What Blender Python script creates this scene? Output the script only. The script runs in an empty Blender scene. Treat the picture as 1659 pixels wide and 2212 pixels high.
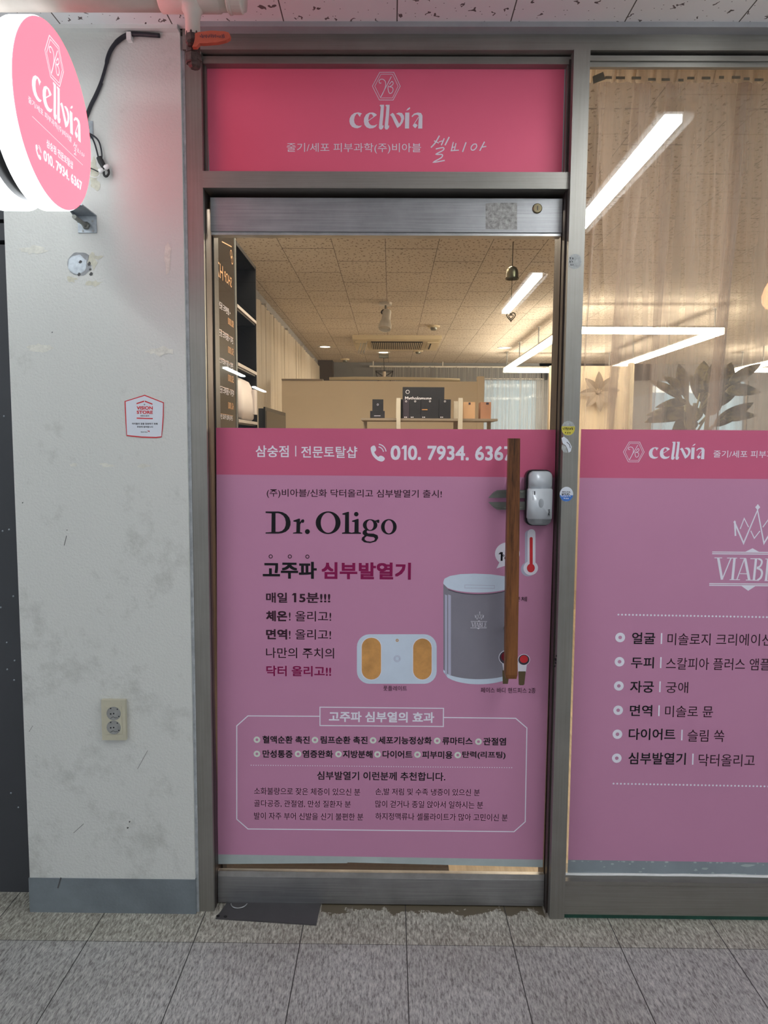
import bpy, bmesh, math, random
from mathutils import Vector, Matrix
random.seed(7)
C = bpy.context.scene.collection
SC = bpy.context.scene

# ------------------------------------------------------------------ camera
CAM_H = 1.399
F = 1597.06                      # focal length in pixels of the 1659 x 2212 frame
RT = ((0.9999363423776068, 0.007153352727774654, -0.008725865988287403),
      (0.009340655481631635, -0.09097271878043206, 0.995809578480178),
      (0.006329561411897102, -0.9958276929180311, -0.0910337446768206))   # columns: right, down, forward
cd = bpy.data.cameras.new('camera')
cam = bpy.data.objects.new('camera', cd)
C.objects.link(cam)
cd.sensor_fit = 'HORIZONTAL'
cd.sensor_width = 36.0
cd.lens = F * 36.0 / 1659.0
cd.clip_start = 0.02
cd.clip_end = 100
m4 = Matrix.Identity(4)
for i in range(3):
    m4[i][0] = RT[i][0]
    m4[i][1] = -RT[i][1]
    m4[i][2] = -RT[i][2]
m4[2][3] = CAM_H
cam.matrix_world = m4
SC.camera = cam

# ------------------------------------------------------------------ world, exposure, light levels
w = bpy.data.worlds.new('daylight')
SC.world = w
w.use_nodes = True
wb = w.node_tree.nodes['Background']
wb.inputs[0].default_value = (0.80, 0.90, 1.0, 1)
wb.inputs[1].default_value = 1.0
SC.view_settings.view_transform = 'Standard'
SC.view_settings.look = 'None'
SC.view_settings.gamma = 1.0
SC.view_settings.use_curve_mapping = False
SC.view_settings.exposure = 0.0
TUBE = ((0.95, 1.0, 1.0), 40.0)        # corridor fluorescent diffusers
LED = ((1.0, 0.80, 0.60), 38.0)        # warm linear LED frames in the shop
SPOT = ((1.0, 0.83, 0.66), 195.0)       # spots in the shop; full strength only on the unseen front ones
SIGN_W = ((0.92, 0.97, 1.0), 2.4)      # lit rim of the round sign
SIGN_P = ((1.0, 0.115, 0.16), 2.6)     # lit face of the round sign
SIGN_L = ((1.0, 0.97, 1.0), 1.0)       # white letters on the lit face

# ------------------------------------------------------------------ pixel -> place on a real plane
def ray(px, py):
    q = (px - 829.5, py - 1106.0, F)
    return [sum(RT[i][k] * q[k] for k in range(3)) for i in range(3)]
def at(px, py, Y=None, X=None, Z=None):
    d = ray(px, py)
    t = Y / d[1] if Y is not None else X / d[0] if X is not None else (Z - CAM_H) / d[2]
    return Vector((d[0] * t, d[1] * t, d[2] * t + CAM_H))

# ------------------------------------------------------------------ materials
def nodes_of(m):
    m.use_nodes = True
    nt = m.node_tree
    return nt, nt.nodes, nt.links, nt.nodes['Principled BSDF']
def mat(name, col, rough=0.5, metal=0.0, var=0.0, vscale=8.0, bump=0.0, bscale=60.0, stretch=(1, 1, 1), spec=0.5, coat=0.0):
    """one procedural surface: a base colour mottled by noise, with optional fine bump"""
    m = bpy.data.materials.new(name)
    nt, N, L, b = nodes_of(m)
    b.inputs['Base Color'].default_value = (*col, 1)
    b.inputs['Roughness'].default_value = rough
    b.inputs['Metallic'].default_value = metal
    b.inputs['Specular IOR Level'].default_value = spec
    b.inputs['Coat Weight'].default_value = coat
    if var > 0 or bump > 0:
        tc = N.new('ShaderNodeTexCoord')
        mp = N.new('ShaderNodeMapping')
        mp.inputs['Scale'].default_value = stretch
        L.new(tc.outputs['Object'], mp.inputs['Vector'])
    if var > 0:
        n = N.new('ShaderNodeTexNoise')
        n.inputs['Scale'].default_value = vscale
        n.inputs['Detail'].default_value = 6
        n.inputs['Roughness'].default_value = 0.65
        L.new(mp.outputs[0], n.inputs['Vector'])
        r = N.new('ShaderNodeValToRGB')
        r.color_ramp.elements[0].position = 0.3
        r.color_ramp.elements[1].position = 0.7
        r.color_ramp.elements[0].color = (*[c * (1 - var) for c in col], 1)
        r.color_ramp.elements[1].color = (*[min(1, c * (1 + var)) for c in col], 1)
        L.new(n.outputs['Fac'], r.inputs['Fac'])
        L.new(r.outputs[0], b.inputs['Base Color'])
    if bump > 0:
        n2 = N.new('ShaderNodeTexNoise')
        n2.inputs['Scale'].default_value = bscale
        n2.inputs['Detail'].default_value = 4
        L.new(mp.outputs[0], n2.inputs['Vector'])
        bp = N.new('ShaderNodeBump')
        bp.inputs['Strength'].default_value = bump
        bp.inputs['Distance'].default_value = 0.004
        L.new(n2.outputs['Fac'], bp.inputs['Height'])
        L.new(bp.outputs[0], b.inputs['Normal'])
    return m
def emit(name, spec, back=(0.8, 0.8, 0.8)):
    m = bpy.data.materials.new(name)
    nt, N, L, b = nodes_of(m)
    b.inputs['Base Color'].default_value = (*back, 1)
    b.inputs['Roughness'].default_value = 0.4
    b.inputs['Emission Color'].default_value = (*spec[0], 1)
    b.inputs['Emission Strength'].default_value = spec[1]
    return m
def math_node(N, L, op, a, b=None, c=None):
    n = N.new('ShaderNodeMath')
    n.operation = op
    for i, v in enumerate((a, b, c)):
        if v is None:
            continue
        if isinstance(v, (int, float)):
            n.inputs[i].default_value = v
        else:
            L.new(v, n.inputs[i])
    return n.outputs[0]
def mix_col(N, L, fac, a, b):
    n = N.new('ShaderNodeMix')
    n.data_type = 'RGBA'
    for s, v in (('Factor', fac), ('A', a), ('B', b)):
        sock = [i for i in n.inputs if i.name == s and (i.type == 'RGBA' or (s == 'Factor' and i.type == 'VALUE'))][0]
        if hasattr(v, 'links'):
            L.new(v, sock)
        else:
            sock.default_value = v if s == 'Factor' else (*v, 1)
    return [o for o in n.outputs if o.type == 'RGBA'][0]
def line_mask(N, L, coord, origin, step, half):
    """1 on a line of the given half width every step along coord"""
    u = math_node(N, L, 'SUBTRACT', coord, origin)
    u = math_node(N, L, 'DIVIDE', u, step)
    u = math_node(N, L, 'ADD', u, 0.5)
    fr = math_node(N, L, 'FRACT', u)
    d = math_node(N, L, 'SUBTRACT', fr, 0.5)
    d = math_node(N, L, 'ABSOLUTE', d)
    return math_node(N, L, 'LESS_THAN', d, half / step)

def floor_material():
    m = bpy.data.materials.new('vinyl_floor_tiles')
    nt, N, L, b = nodes_of(m)
    tc = N.new('ShaderNodeTexCoord')
    sp = N.new('ShaderNodeSeparateXYZ')
    L.new(tc.outputs['Object'], sp.inputs[0])
    def noise(scale, vec, detail=5, rough=0.6):
        mp = N.new('ShaderNodeMapping')
        mp.inputs['Scale'].default_value = vec
        mp.inputs['Rotation'].default_value = (0, 0, 0.12)
        L.new(tc.outputs['Object'], mp.inputs[0])
        n = N.new('ShaderNodeTexNoise')
        n.inputs['Scale'].default_value = scale
        n.inputs['Detail'].default_value = detail
        n.inputs['Roughness'].default_value = rough
        L.new(mp.outputs[0], n.inputs[0])
        return n.outputs['Fac']
    streak = noise(55, (2.6, 0.55, 1), 6, 0.7)
    fine = noise(150, (2.2, 0.5, 1), 3, 0.6)
    blot = noise(2.2, (1, 1, 1), 4, 0.6)
    mx = math_node(N, L, 'ADD', math_node(N, L, 'MULTIPLY', streak, 0.65), math_node(N, L, 'MULTIPLY', fine, 0.35))
    rp = N.new('ShaderNodeValToRGB')
    e = rp.color_ramp.elements
    e[0].position = 0.40; e[0].color = (0.165, 0.157, 0.150, 1)
    e[1].position = 0.62; e[1].color = (0.56, 0.55, 0.52, 1)
    k = rp.color_ramp.elements.new(0.5); k.color = (0.37, 0.363, 0.355, 1)
    L.new(mx, rp.inputs[0])
    rp2 = N.new('ShaderNodeValToRGB')          # the browner, streakier border strip along the shop front
    e = rp2.color_ramp.elements
    e[0].position = 0.40; e[0].color = (0.15, 0.135, 0.11, 1)
    e[1].position = 0.61; e[1].color = (0.64, 0.63, 0.56, 1)
    k = rp2.color_ramp.elements.new(0.5); k.color = (0.36, 0.345, 0.30, 1)
    L.new(mx, rp2.inputs[0])
    strip = math_node(N, L, 'GREATER_THAN', sp.outputs[1], 1.957)
    col = mix_col(N, L, strip, rp.outputs[0], rp2.outputs[0])
    dirt = N.new('ShaderNodeValToRGB')
    dirt.color_ramp.elements[0].position = 0.25; dirt.color_ramp.elements[0].color = (0.72, 0.70, 0.68, 1)
    dirt.color_ramp.elements[1].position = 0.62; dirt.color_ramp.elements[1].color = (1, 1, 1, 1)
    L.new(blot, dirt.inputs[0])
    mm = N.new('ShaderNodeMix'); mm.data_type = 'RGBA'; mm.blend_type = 'MULTIPLY'
    fs = [i for i in mm.inputs if i.type == 'RGBA']
    [i for i in mm.inputs if i.name == 'Factor' and i.type == 'VALUE'][0].default_value = 1
    L.new(col, fs[0]); L.new(dirt.outputs[0], fs[1])
    col = [o for o in mm.outputs if o.type == 'RGBA'][0]
    # worn brown patches on the threshold below the door
    pn = noise(20, (1, 1, 1), 5, 0.7)
    near = math_node(N, L, 'GREATER_THAN', sp.outputs[1], math_node(N, L, 'SUBTRACT', 2.20, math_node(N, L, 'MULTIPLY', pn, 0.19)))
    inx = math_node(N, L, 'MULTIPLY', math_node(N, L, 'GREATER_THAN', sp.outputs[0], -0.2), math_node(N, L, 'LESS_THAN', sp.outputs[0], 0.47))
    worn = math_node(N, L, 'MULTIPLY', near, inx)
    col = mix_col(N, L, worn, col, (0.105, 0.085, 0.055))
    gx = line_mask(N, L, sp.outputs[0], -0.846, 0.3, 0.0013)
    gy = line_mask(N, L, sp.outputs[1], 1.957, 0.6, 0.0009)
    g = math_node(N, L, 'MAXIMUM', gx, gy)
    col = mix_col(N, L, g, col, (0.02, 0.019, 0.018))
    L.new(col, b.inputs['Base Color'])
    b.inputs['Roughness'].default_value = 0.55
    bp = N.new('ShaderNodeBump'); bp.inputs['Strength'].default_value = 0.12; bp.inputs['Distance'].default_value = 0.002
    L.new(streak, bp.inputs['Height']); L.new(bp.outputs[0], b.inputs['Normal'])
    return m

def ceiling_material(name, base, mark, scale, size, ox, oy, sx, sy, bond):
    """mineral fibre tiles: wormy fissures, pin holes and butt joints"""
    m = bpy.data.materials.new(name)
    nt, N, L, b = nodes_of(m)
    tc = N.new('ShaderNodeTexCoord')
    sp = N.new('ShaderNodeSeparateXYZ')
    L.new(tc.outputs['Object'], sp.inputs[0])
    dn = N.new('ShaderNodeTexNoise'); dn.inputs['Scale'].default_value = scale * 2.6; dn.inputs['Detail'].default_value = 1
    L.new(tc.outputs['Object'], dn.inputs[0])
    va = N.new('ShaderNodeVectorMath'); va.operation = 'MULTIPLY_ADD'
    va.inputs[1].default_value = (1.1 / scale, 0.4 / scale, 0)
    L.new(dn.outputs['Color'], va.inputs[0]); L.new(tc.outputs['Object'], va.inputs[2])
    mp = N.new('ShaderNodeMapping'); mp.inputs['Scale'].default_value = (1.0, 0.42, 1.0)
    L.new(va.outputs[0], mp.inputs[0])
    def dots(vec, sc, r):
        v = N.new('ShaderNodeTexVoronoi'); v.inputs['Scale'].default_value = sc; v.voronoi_dimensions = '2D'
        L.new(vec, v.inputs['Vector'])
        return math_node(N, L, 'LESS_THAN', v.outputs['Distance'], r)
    worms = dots(mp.outputs[0], scale, size)
    pins = dots(tc.outputs['Object'], scale * 1.1, size * 0.42)
    k = math_node(N, L, 'MAXIMUM', worms, pins)
    n = N.new('ShaderNodeTexNoise'); n.inputs['Scale'].default_value = 1.7; n.inputs['Detail'].default_value = 4
    L.new(tc.outputs['Object'], n.inputs[0])
    rp = N.new('ShaderNodeValToRGB')
    rp.color_ramp.elements[0].position = 0.3; rp.color_ramp.elements[0].color = (*[c * 0.88 for c in base], 1)
    rp.color_ramp.elements[1].position = 0.65; rp.color_ramp.elements[1].color = (*base, 1)
    L.new(n.outputs['Fac'], rp.inputs[0])
    col = mix_col(N, L, k, rp.outputs[0], mark)
    gx = line_mask(N, L, sp.outputs[0], ox, sx, 0.0016)
    colno = math_node(N, L, 'FLOOR', math_node(N, L, 'DIVIDE', math_node(N, L, 'SUBTRACT', sp.outputs[0], ox), sx))
    odd = math_node(N, L, 'MODULO', math_node(N, L, 'ADD', colno, 200), 2)
    yy = math_node(N, L, 'ADD', sp.outputs[1], math_node(N, L, 'MULTIPLY', odd, bond))
    gy = line_mask(N, L, yy, oy, sy, 0.0042)
    g = math_node(N, L, 'MAXIMUM', gx, gy)
    col = mix_col(N, L, g, col, (0.10, 0.085, 0.075))
    L.new(col, b.inputs['Base Color'])
    b.inputs['Roughness'].default_value = 0.9
    return m

def plaster_material():
    m = mat('painted_plaster', (0.72, 0.715, 0.67), 0.6)
    nt, N, L, b = nodes_of(m)
    tc = N.new('ShaderNodeTexCoord')
    def noise(sc, det, rough, stretch=(1, 1, 1)):
        mp = N.new('ShaderNodeMapping'); mp.inputs['Scale'].default_value = stretch
        L.new(tc.outputs['Object'], mp.inputs[0])
        n = N.new('ShaderNodeTexNoise'); n.inputs['Scale'].default_value = sc
        n.inputs['Detail'].default_value = det; n.inputs['Roughness'].default_value = rough
        L.new(mp.outputs[0], n.inputs[0]); return n.outputs['Fac']
    s1 = noise(5, 8, 0.68)
    s2 = noise(26, 6, 0.7)
    sp = N.new('ShaderNodeSeparateXYZ'); L.new(tc.outputs['Object'], sp.inputs[0])
    low = math_node(N, L, 'MULTIPLY', math_node(N, L, 'SUBTRACT', 1.5, sp.outputs[2]), 0.045)   # darker towards the bottom
    a = math_node(N, L, 'ADD', math_node(N, L, 'ADD', math_node(N, L, 'MULTIPLY', s1, 0.7), math_node(N, L, 'MULTIPLY', s2, 0.3)), low)
    rp = N.new('ShaderNodeValToRGB')
    e = rp.color_ramp.elements
    e[0].position = 0.56; e[0].color = (0.62, 0.62, 0.59, 1)
    e[1].position = 0.74; e[1].color = (0.42, 0.42, 0.39, 1)
    L.new(a, rp.inputs[0]); L.new(rp.outputs[0], b.inputs['Base Color'])
    f = noise(150, 3, 0.6)
    bp = N.new('ShaderNodeBump'); bp.inputs['Strength'].default_value = 0.5; bp.inputs['Distance'].default_value = 0.0035
    L.new(f, bp.inputs['Height']); L.new(bp.outputs[0], b.inputs['Normal'])
    return m

def brushed(name, col, rough, axis='z', metal=0.85, grime=0.12):
    st = {'z': (60, 60, 1.2), 'x': (1.2, 60, 60)}[axis]
    m = mat(name, col, rough, metal)
    nt, N, L, b = nodes_of(m)
    tc = N.new('ShaderNodeTexCoord'); mp = N.new('ShaderNodeMapping'); mp.inputs['Scale'].default_value = st
    L.new(tc.outputs['Object'], mp.inputs[0])
    n = N.new('ShaderNodeTexNoise'); n.inputs['Scale'].default_value = 4; n.inputs['Detail'].default_value = 4
    L.new(mp.outputs[0], n.inputs[0])
    n2 = N.new('ShaderNodeTexNoise'); n2.inputs['Scale'].default_value = 7; n2.inputs['Detail'].default_value = 8; n2.inputs['Roughness'].default_value = 0.7
    L.new(tc.outputs['Object'], n2.inputs[0])
    s = math_node(N, L, 'ADD', math_node(N, L, 'MULTIPLY', n.outputs['Fac'], 0.5), math_node(N, L, 'MULTIPLY', n2.outputs['Fac'], 0.5))
    rp = N.new('ShaderNodeValToRGB')
    rp.color_ramp.elements[0].position = 0.35; rp.color_ramp.elements[0].color = (*[c * (1 - grime) for c in col], 1)
    rp.color_ramp.elements[1].position = 0.65; rp.color_ramp.elements[1].color = (*[min(1, c * (1 + grime)) for c in col], 1)
    L.new(s, rp.inputs[0]); L.new(rp.outputs[0], b.inputs['Base Color'])
    r2 = N.new('ShaderNodeMapRange'); r2.inputs['To Min'].default_value = rough - 0.08; r2.inputs['To Max'].default_value = rough + 0.14
    L.new(s, r2.inputs['Value']); L.new(r2.outputs[0], b.inputs['Roughness'])
    return m

def glass_material():
    """thin clear pane: see-through, with mirror reflection by angle on the face that is met first"""
    m = bpy.data.materials.new('clear_glass')
    m.use_nodes = True
    nt = m.node_tree; N, L = nt.nodes, nt.links
    N.remove(N['Principled BSDF'])
    out = N['Material Output']
    tr = N.new('ShaderNodeBsdfTransparent'); tr.inputs[0].default_value = (0.93, 0.96, 0.94, 1)
    gl = N.new('ShaderNodeBsdfGlossy'); gl.inputs['Roughness'].default_value = 0.0
    fr = N.new('ShaderNodeFresnel'); fr.inputs[0].default_value = 1.65
    ge = N.new('ShaderNodeNewGeometry')
    k = math_node(N, L, 'MULTIPLY', fr.outputs[0], math_node(N, L, 'SUBTRACT', 1.0, ge.outputs['Backfacing']))
    mx = N.new('ShaderNodeMixShader')
    L.new(k, mx.inputs[0]); L.new(tr.outputs[0], mx.inputs[1]); L.new(gl.outputs[0], mx.inputs[2])
    L.new(mx.outputs[0], out.inputs[0])
    return m
def sheer_material(name, col, opacity, fine=260, contrast=(0.72, 1.28)):
    m = bpy.data.materials.new(name)
    m.use_nodes = True
    nt = m.node_tree; N, L = nt.nodes, nt.links
    N.remove(N['Principled BSDF'])
    out = N['Material Output']
    tr = N.new('ShaderNodeBsdfTransparent')
    df = N.new('ShaderNodeBsdfDiffuse'); df.inputs[0].default_value = (*col, 1)
    tl = N.new('ShaderNodeBsdfTranslucent'); tl.inputs[0].default_value = (*col, 1)
    a = N.new('ShaderNodeMixShader'); a.inputs[0].default_value = 0.5
    L.new(df.outputs[0], a.inputs[1]); L.new(tl.outputs[0], a.inputs[2])
    tc = N.new('ShaderNodeTexCoord'); mp = N.new('ShaderNodeMapping'); mp.inputs['Scale'].default_value = (1, 1, 0.04)
    L.new(tc.outputs['Object'], mp.inputs[0])
    n = N.new('ShaderNodeTexNoise'); n.inputs['Scale'].default_value = fine * 0.12; n.inputs['Detail'].default_value = 5
    L.new(mp.outputs[0], n.inputs[0])
    r = N.new('ShaderNodeMapRange'); r.inputs['From Min'].default_value = 0.36; r.inputs['From Max'].default_value = 0.64
    r.inputs['To Min'].default_value = opacity * contrast[0]; r.inputs['To Max'].default_value = min(1, opacity * contrast[1])
    L.new(n.outputs['Fac'], r.inputs['Value'])
    mx = N.new('ShaderNodeMixShader')
    L.new(r.outputs[0], mx.inputs[0]); L.new(tr.outputs[0], mx.inputs[1]); L.new(a.outputs[0], mx.inputs[2])
    L.new(mx.outputs[0], out.inputs[0])
    return m
def wood_material():
    m = mat('varnished_wood', (0.2, 0.075, 0.022), 0.5, coat=0.05, spec=0.3)
    nt, N, L, b = nodes_of(m)
    tc = N.new('ShaderNodeTexCoord'); mp = N.new('ShaderNodeMapping'); mp.inputs['Scale'].default_value = (1, 1, 0.07)
    L.new(tc.outputs['Object'], mp.inputs[0])
    n = N.new('ShaderNodeTexNoise'); n.inputs['Scale'].default_value = 130; n.inputs['Detail'].default_value = 7; n.inputs['Roughness'].default_value = 0.7
    L.new(mp.outputs[0], n.inputs[0])
    n2 = N.new('ShaderNodeTexNoise'); n2.inputs['Scale'].default_value = 22; n2.inputs['Detail'].default_value = 6
    L.new(mp.outputs[0], n2.inputs[0])
    s = math_node(N, L, 'ADD', math_node(N, L, 'MULTIPLY', n.outputs['Fac'], 0.5), math_node(N, L, 'MULTIPLY', n2.outputs['Fac'], 0.5))
    rp = N.new('ShaderNodeValToRGB'); e = rp.color_ramp.elements
    e[0].position = 0.34; e[0].color = (0.03, 0.011, 0.004, 1)
    e[1].position = 0.66; e[1].color = (0.25, 0.10, 0.028, 1)
    k = e.new(0.5); k.color = (0.17, 0.062, 0.02, 1)
    L.new(s, rp.inputs[0]); L.new(rp.outputs[0], b.inputs['Base Color'])
    return m
def leaf_material():
    m = mat('variegated_leaf', (0.06, 0.1, 0.03), 0.45)
    nt, N, L, b = nodes_of(m)
    tc = N.new('ShaderNodeTexCoord')
    n = N.new('ShaderNodeTexNoise'); n.inputs['Scale'].default_value = 34; n.inputs['Detail'].default_value = 6; n.inputs['Roughness'].default_value = 0.75
    L.new(tc.outputs['Object'], n.inputs[0])
    rp = N.new('ShaderNodeValToRGB'); e = rp.color_ramp.elements
    e[0].position = 0.47; e[0].color = (0.03, 0.036, 0.014, 1)
    e[1].position = 0.56; e[1].color = (0.24, 0.19, 0.07, 1)
    L.new(n.outputs['Fac'], rp.inputs[0]); L.new(rp.outputs[0], b.inputs['Base Color'])
    return m

M = {
    'floor': floor_material(),
    'ceiling': ceiling_material('corridor_ceiling_tile', (0.86, 0.84, 0.85), (0.14, 0.11, 0.11), 23, 0.085, 0.008, 2.09, 0.298, 0.6, 0.3),
    'shop_ceiling': ceiling_material('shop_ceiling_tile', (0.70, 0.64, 0.58), (0.22, 0.17, 0.13), 42, 0.15, -0.04, 4.41, 0.30, 0.6, 0.3),
    'plaster': plaster_material(),
    'skirt': mat('grey_skirting_paint', (0.155, 0.178, 0.195), 0.5, var=0.18, vscale=7, bump=0.2, bscale=120),
    'alu': brushed('bronze_grey_aluminium', (0.30, 0.285, 0.262), 0.42),
    'alu_h': brushed('bronze_grey_aluminium_rail', (0.30, 0.285, 0.262), 0.42, 'x'),
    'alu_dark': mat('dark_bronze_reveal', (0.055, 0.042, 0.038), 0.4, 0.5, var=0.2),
    'steel': brushed('scuffed_stainless_steel', (0.36, 0.36, 0.37), 0.38, 'x', 0.9, 0.2),
    'steel_lip': mat('bright_steel_edge', (0.55, 0.55, 0.55), 0.3, 0.9, var=0.2, vscale=12),
    'zinc': mat('galvanised_steel', (0.34, 0.37, 0.40), 0.45, 0.7, var=0.25, vscale=40),
    'panel_dark': mat('charcoal_panel', (0.045, 0.047, 0.054), 0.55, var=0.12, vscale=3),
    'black': mat('black_lacquer', (0.008, 0.008, 0.009), 0.3, var=0.1),
    'black_matt': mat('black_matt', (0.012, 0.012, 0.013), 0.6),
    'glass': glass_material(),
    'pink_band': mat('deep_pink_film', (0.56, 0.115, 0.215), 0.42, var=0.02, vscale=2, spec=0.22),
    'pink_panel': mat('coral_pink_film', (0.80, 0.145, 0.245), 0.42, var=0.02, vscale=2, spec=0.22),
    'mauve': mat('mauve_pink_film', (0.52, 0.235, 0.375), 0.42, var=0.02, vscale=2, spec=0.22),
    'film_grey': mat('grey_frosted_film', (0.40, 0.45, 0.45), 0.5, var=0.1, vscale=9),
    'margin': mat('blue_grey_film', (0.24, 0.275, 0.30), 0.45, var=0.1, vscale=9),
    'ink_white': mat('printed_white', (0.80, 0.77, 0.86), 0.45, var=0.02, spec=0.22),
    'ink_ring': mat('printed_pale_green', (0.66, 0.70, 0.63), 0.45, var=0.02, spec=0.22),
    'ink_black': mat('printed_black', (0.010, 0.009, 0.012), 0.45, var=0.05, spec=0.22),
    'ink_brown': mat('printed_dark_plum', (0.035, 0.012, 0.022), 0.45, var=0.05, spec=0.22),
    'ink_magenta': mat('printed_magenta', (0.235, 0.008, 0.075), 0.45, var=0.03, spec=0.22),
    'ink_red': mat('printed_red', (0.62, 0.035, 0.045), 0.45, var=0.03, spec=0.22),
    'ink_darkred': mat('printed_dark_red', (0.16, 0.01, 0.02), 0.45, var=0.03, spec=0.22),
    'ink_lilac': mat('printed_lilac_grey', (0.46, 0.45, 0.58), 0.45, var=0.03, spec=0.22),
    'ink_bluewhite': mat('printed_blue_white', (0.60, 0.68, 0.80), 0.45, var=0.05, vscale=8, spec=0.22),
    'ink_steel': mat('printed_steel_grey', (0.24, 0.225, 0.27), 0.45, var=0.06, vscale=6, spec=0.22),
    'ink_orange': mat('printed_orange', (0.60, 0.30, 0.10), 0.45, var=0.25, vscale=14, spec=0.22),
    'ink_olive': mat('printed_olive', (0.12, 0.085, 0.045), 0.45, var=0.1, spec=0.22),
    'ink_dark': mat('printed_charcoal', (0.06, 0.05, 0.07), 0.45, var=0.1, spec=0.22),
    'wood': wood_material(),
    'silver': mat('silver_plastic', (0.60, 0.63, 0.68), 0.32, 0.15, var=0.03, coat=0.3),
    'silver_dark': mat('grey_silver_plastic', (0.40, 0.42, 0.45), 0.3, 0.3, var=0.03),
    'gunmetal': mat('gunmetal_plate', (0.22, 0.225, 0.205), 0.4, 0.7, var=0.1),
    'pvc': mat('cream_pvc', (0.62, 0.55, 0.49), 0.4, var=0.08, vscale=10),
    'rust': mat('aged_brass_valve', (0.085, 0.055, 0.05), 0.5, 0.6, var=0.5, vscale=60, bump=0.4, bscale=120),
    'orange': mat('orange_rubber_grip', (0.48, 0.085, 0.045), 0.5, var=0.1, vscale=30),
    'outlet': mat('aged_ivory_plastic', (0.50, 0.47, 0.36), 0.4, var=0.07, vscale=20),
    'outlet_grey': mat('grey_socket_insert', (0.28, 0.28, 0.27), 0.4, var=0.15, vscale=60),
    'paper': mat('glossy_white_paper', (0.66, 0.69, 0.76), 0.25, var=0.02),
    'mortar': mat('grey_mortar', (0.30, 0.31, 0.32), 0.9, var=0.2, vscale=40, bump=0.6, bscale=90),
    'glue': mat('old_glue_residue', (0.56, 0.54, 0.44), 0.5, var=0.2, vscale=60),
    'tape_mark': mat('faded_tape_residue', (0.66, 0.645, 0.58), 0.55, var=0.15, vscale=90),
    'scuff': mat('black_scuff', (0.08, 0.08, 0.08), 0.8),
    'sealant': mat('grey_sealant', (0.40, 0.42, 0.44), 0.5, var=0.25, vscale=40, bump=0.4, bscale=80),
    'cable': mat('black_cable', (0.012, 0.012, 0.02), 0.45, var=0.1),
    'white_plastic': mat('white_plastic', (0.75, 0.74, 0.73), 0.4, var=0.03),
    'green_strip': mat('dark_green_strip', (0.012, 0.075, 0.05), 0.6, var=0.3, vscale=20),
    'floor_plate': mat('dark_steel_plate', (0.105, 0.10, 0.105), 0.45, 0.6, var=0.15, vscale=6),
    'tube': emit('fluorescent_diffuser', TUBE),
    'led': emit('warm_linear_led', LED),
    'spot_dim': emit('recessed_spot_lens_far', (SPOT[0], 6.0)),
    'spot': emit('unseen_spot_lens', SPOT),
    'sign_white': emit('lit_sign_rim', SIGN_W),
    'sign_pink': emit('lit_sign_face', SIGN_P, (0.30, 0.08, 0.11)),
    'sign_letter': emit('lit_sign_letter', SIGN_L, (0.3, 0.3, 0.3)),
    'bulb': emit('orange_bulb', ((1.0, 0.42, 0.2), 2.5)),
    'trim_white': mat('white_ceiling_trim', (0.66, 0.66, 0.64), 0.5, var=0.08),
    'trim_grey': mat('grey_ceiling_trim', (0.33, 0.33, 0.345), 0.5, var=0.1),
    'shop_wall': mat('beige_shop_wall', (0.62, 0.52, 0.40), 0.7, var=0.05, vscale=3),
    'corridor_wall': mat('pale_corridor_wall', (0.55, 0.55, 0.53), 0.7, var=0.05, vscale=3),
    'shop_floor': mat('brown_wood_floor', (0.46, 0.36, 0.25), 0.4, var=0.3, vscale=6, stretch=(8, 0.6, 1)),
    'drape': mat('ivory_drape', (0.70, 0.64, 0.56), 0.8, var=0.06, vscale=20, stretch=(1, 1, 0.05)),
    'partition': mat('cream_partition_panel', (0.84, 0.72, 0.56), 0.6, var=0.04, vscale=2),
    'sheer': sheer_material('sheer_voile', (0.70, 0.57, 0.52), 0.28, 300, (0.45, 1.5)),
    'sheer_dense': sheer_material('gathered_voile', (0.88, 0.72, 0.56), 0.8),
    'strings': sheer_material('string_curtain_threads', (0.62, 0.62, 0.64), 0.62),
    'brass': mat('aged_brass', (0.17, 0.14, 0.085), 0.3, 0.9, var=0.3, vscale=30),
    'bronze': mat('dark_bronze', (0.10, 0.07, 0.04), 0.35, 0.8, var=0.2, vscale=40),
    'leaf': leaf_material(),
    'stem': mat('plant_cane', (0.30, 0.27, 0.13), 0.6, var=0.3, vscale=30),
    'pot': mat('ceramic_pot', (0.5, 0.47, 0.42), 0.4, var=0.05),
    'appliance': mat('mauve_white_plastic', (0.60, 0.53, 0.51), 0.4, var=0.03),
    'cream': mat('cream_plastic', (0.70, 0.62, 0.46), 0.45, var=0.03),
    'carton_black': mat('black_carton', (0.022, 0.022, 0.03), 0.4, var=0.2, vscale=30),
    'carton_brown': mat('copper_carton', (0.42, 0.21, 0.13), 0.45, var=0.08, vscale=20),
    'carton_side': mat('pale_copper_carton', (0.62, 0.38, 0.22), 0.45, var=0.05),
    'shelf_board': mat('grey_shelf_board', (0.30, 0.24, 0.19), 0.5, var=0.1, vscale=10),
    'shelf_post': mat('pale_shelf_post', (0.62, 0.56, 0.47), 0.5, var=0.05),
    'edge_pale': mat('pale_edging', (0.40, 0.35, 0.32), 0.5, var=0.05),
    'gold_ink': mat('copper_lettering', (0.60, 0.30, 0.12), 0.45, var=0.05),
    'board_grey': mat('smoked_acrylic_board', (0.022, 0.018, 0.015), 0.15, var=0.2, vscale=4, spec=0.25),
    'yellow': mat('yellow_sticker', (0.55, 0.46, 0.06), 0.45, var=0.2, vscale=80),
    'blue': mat('blue_sticker', (0.05, 0.16, 0.48), 0.45, var=0.15, vscale=80),
    'torn': mat('torn_sticker_paper', (0.36, 0.37, 0.37), 0.6, var=0.3, vscale=120),
    'lattice': mat('grey_dark_column', (0.10, 0.085, 0.08), 0.6, var=0.1),
}

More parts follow.
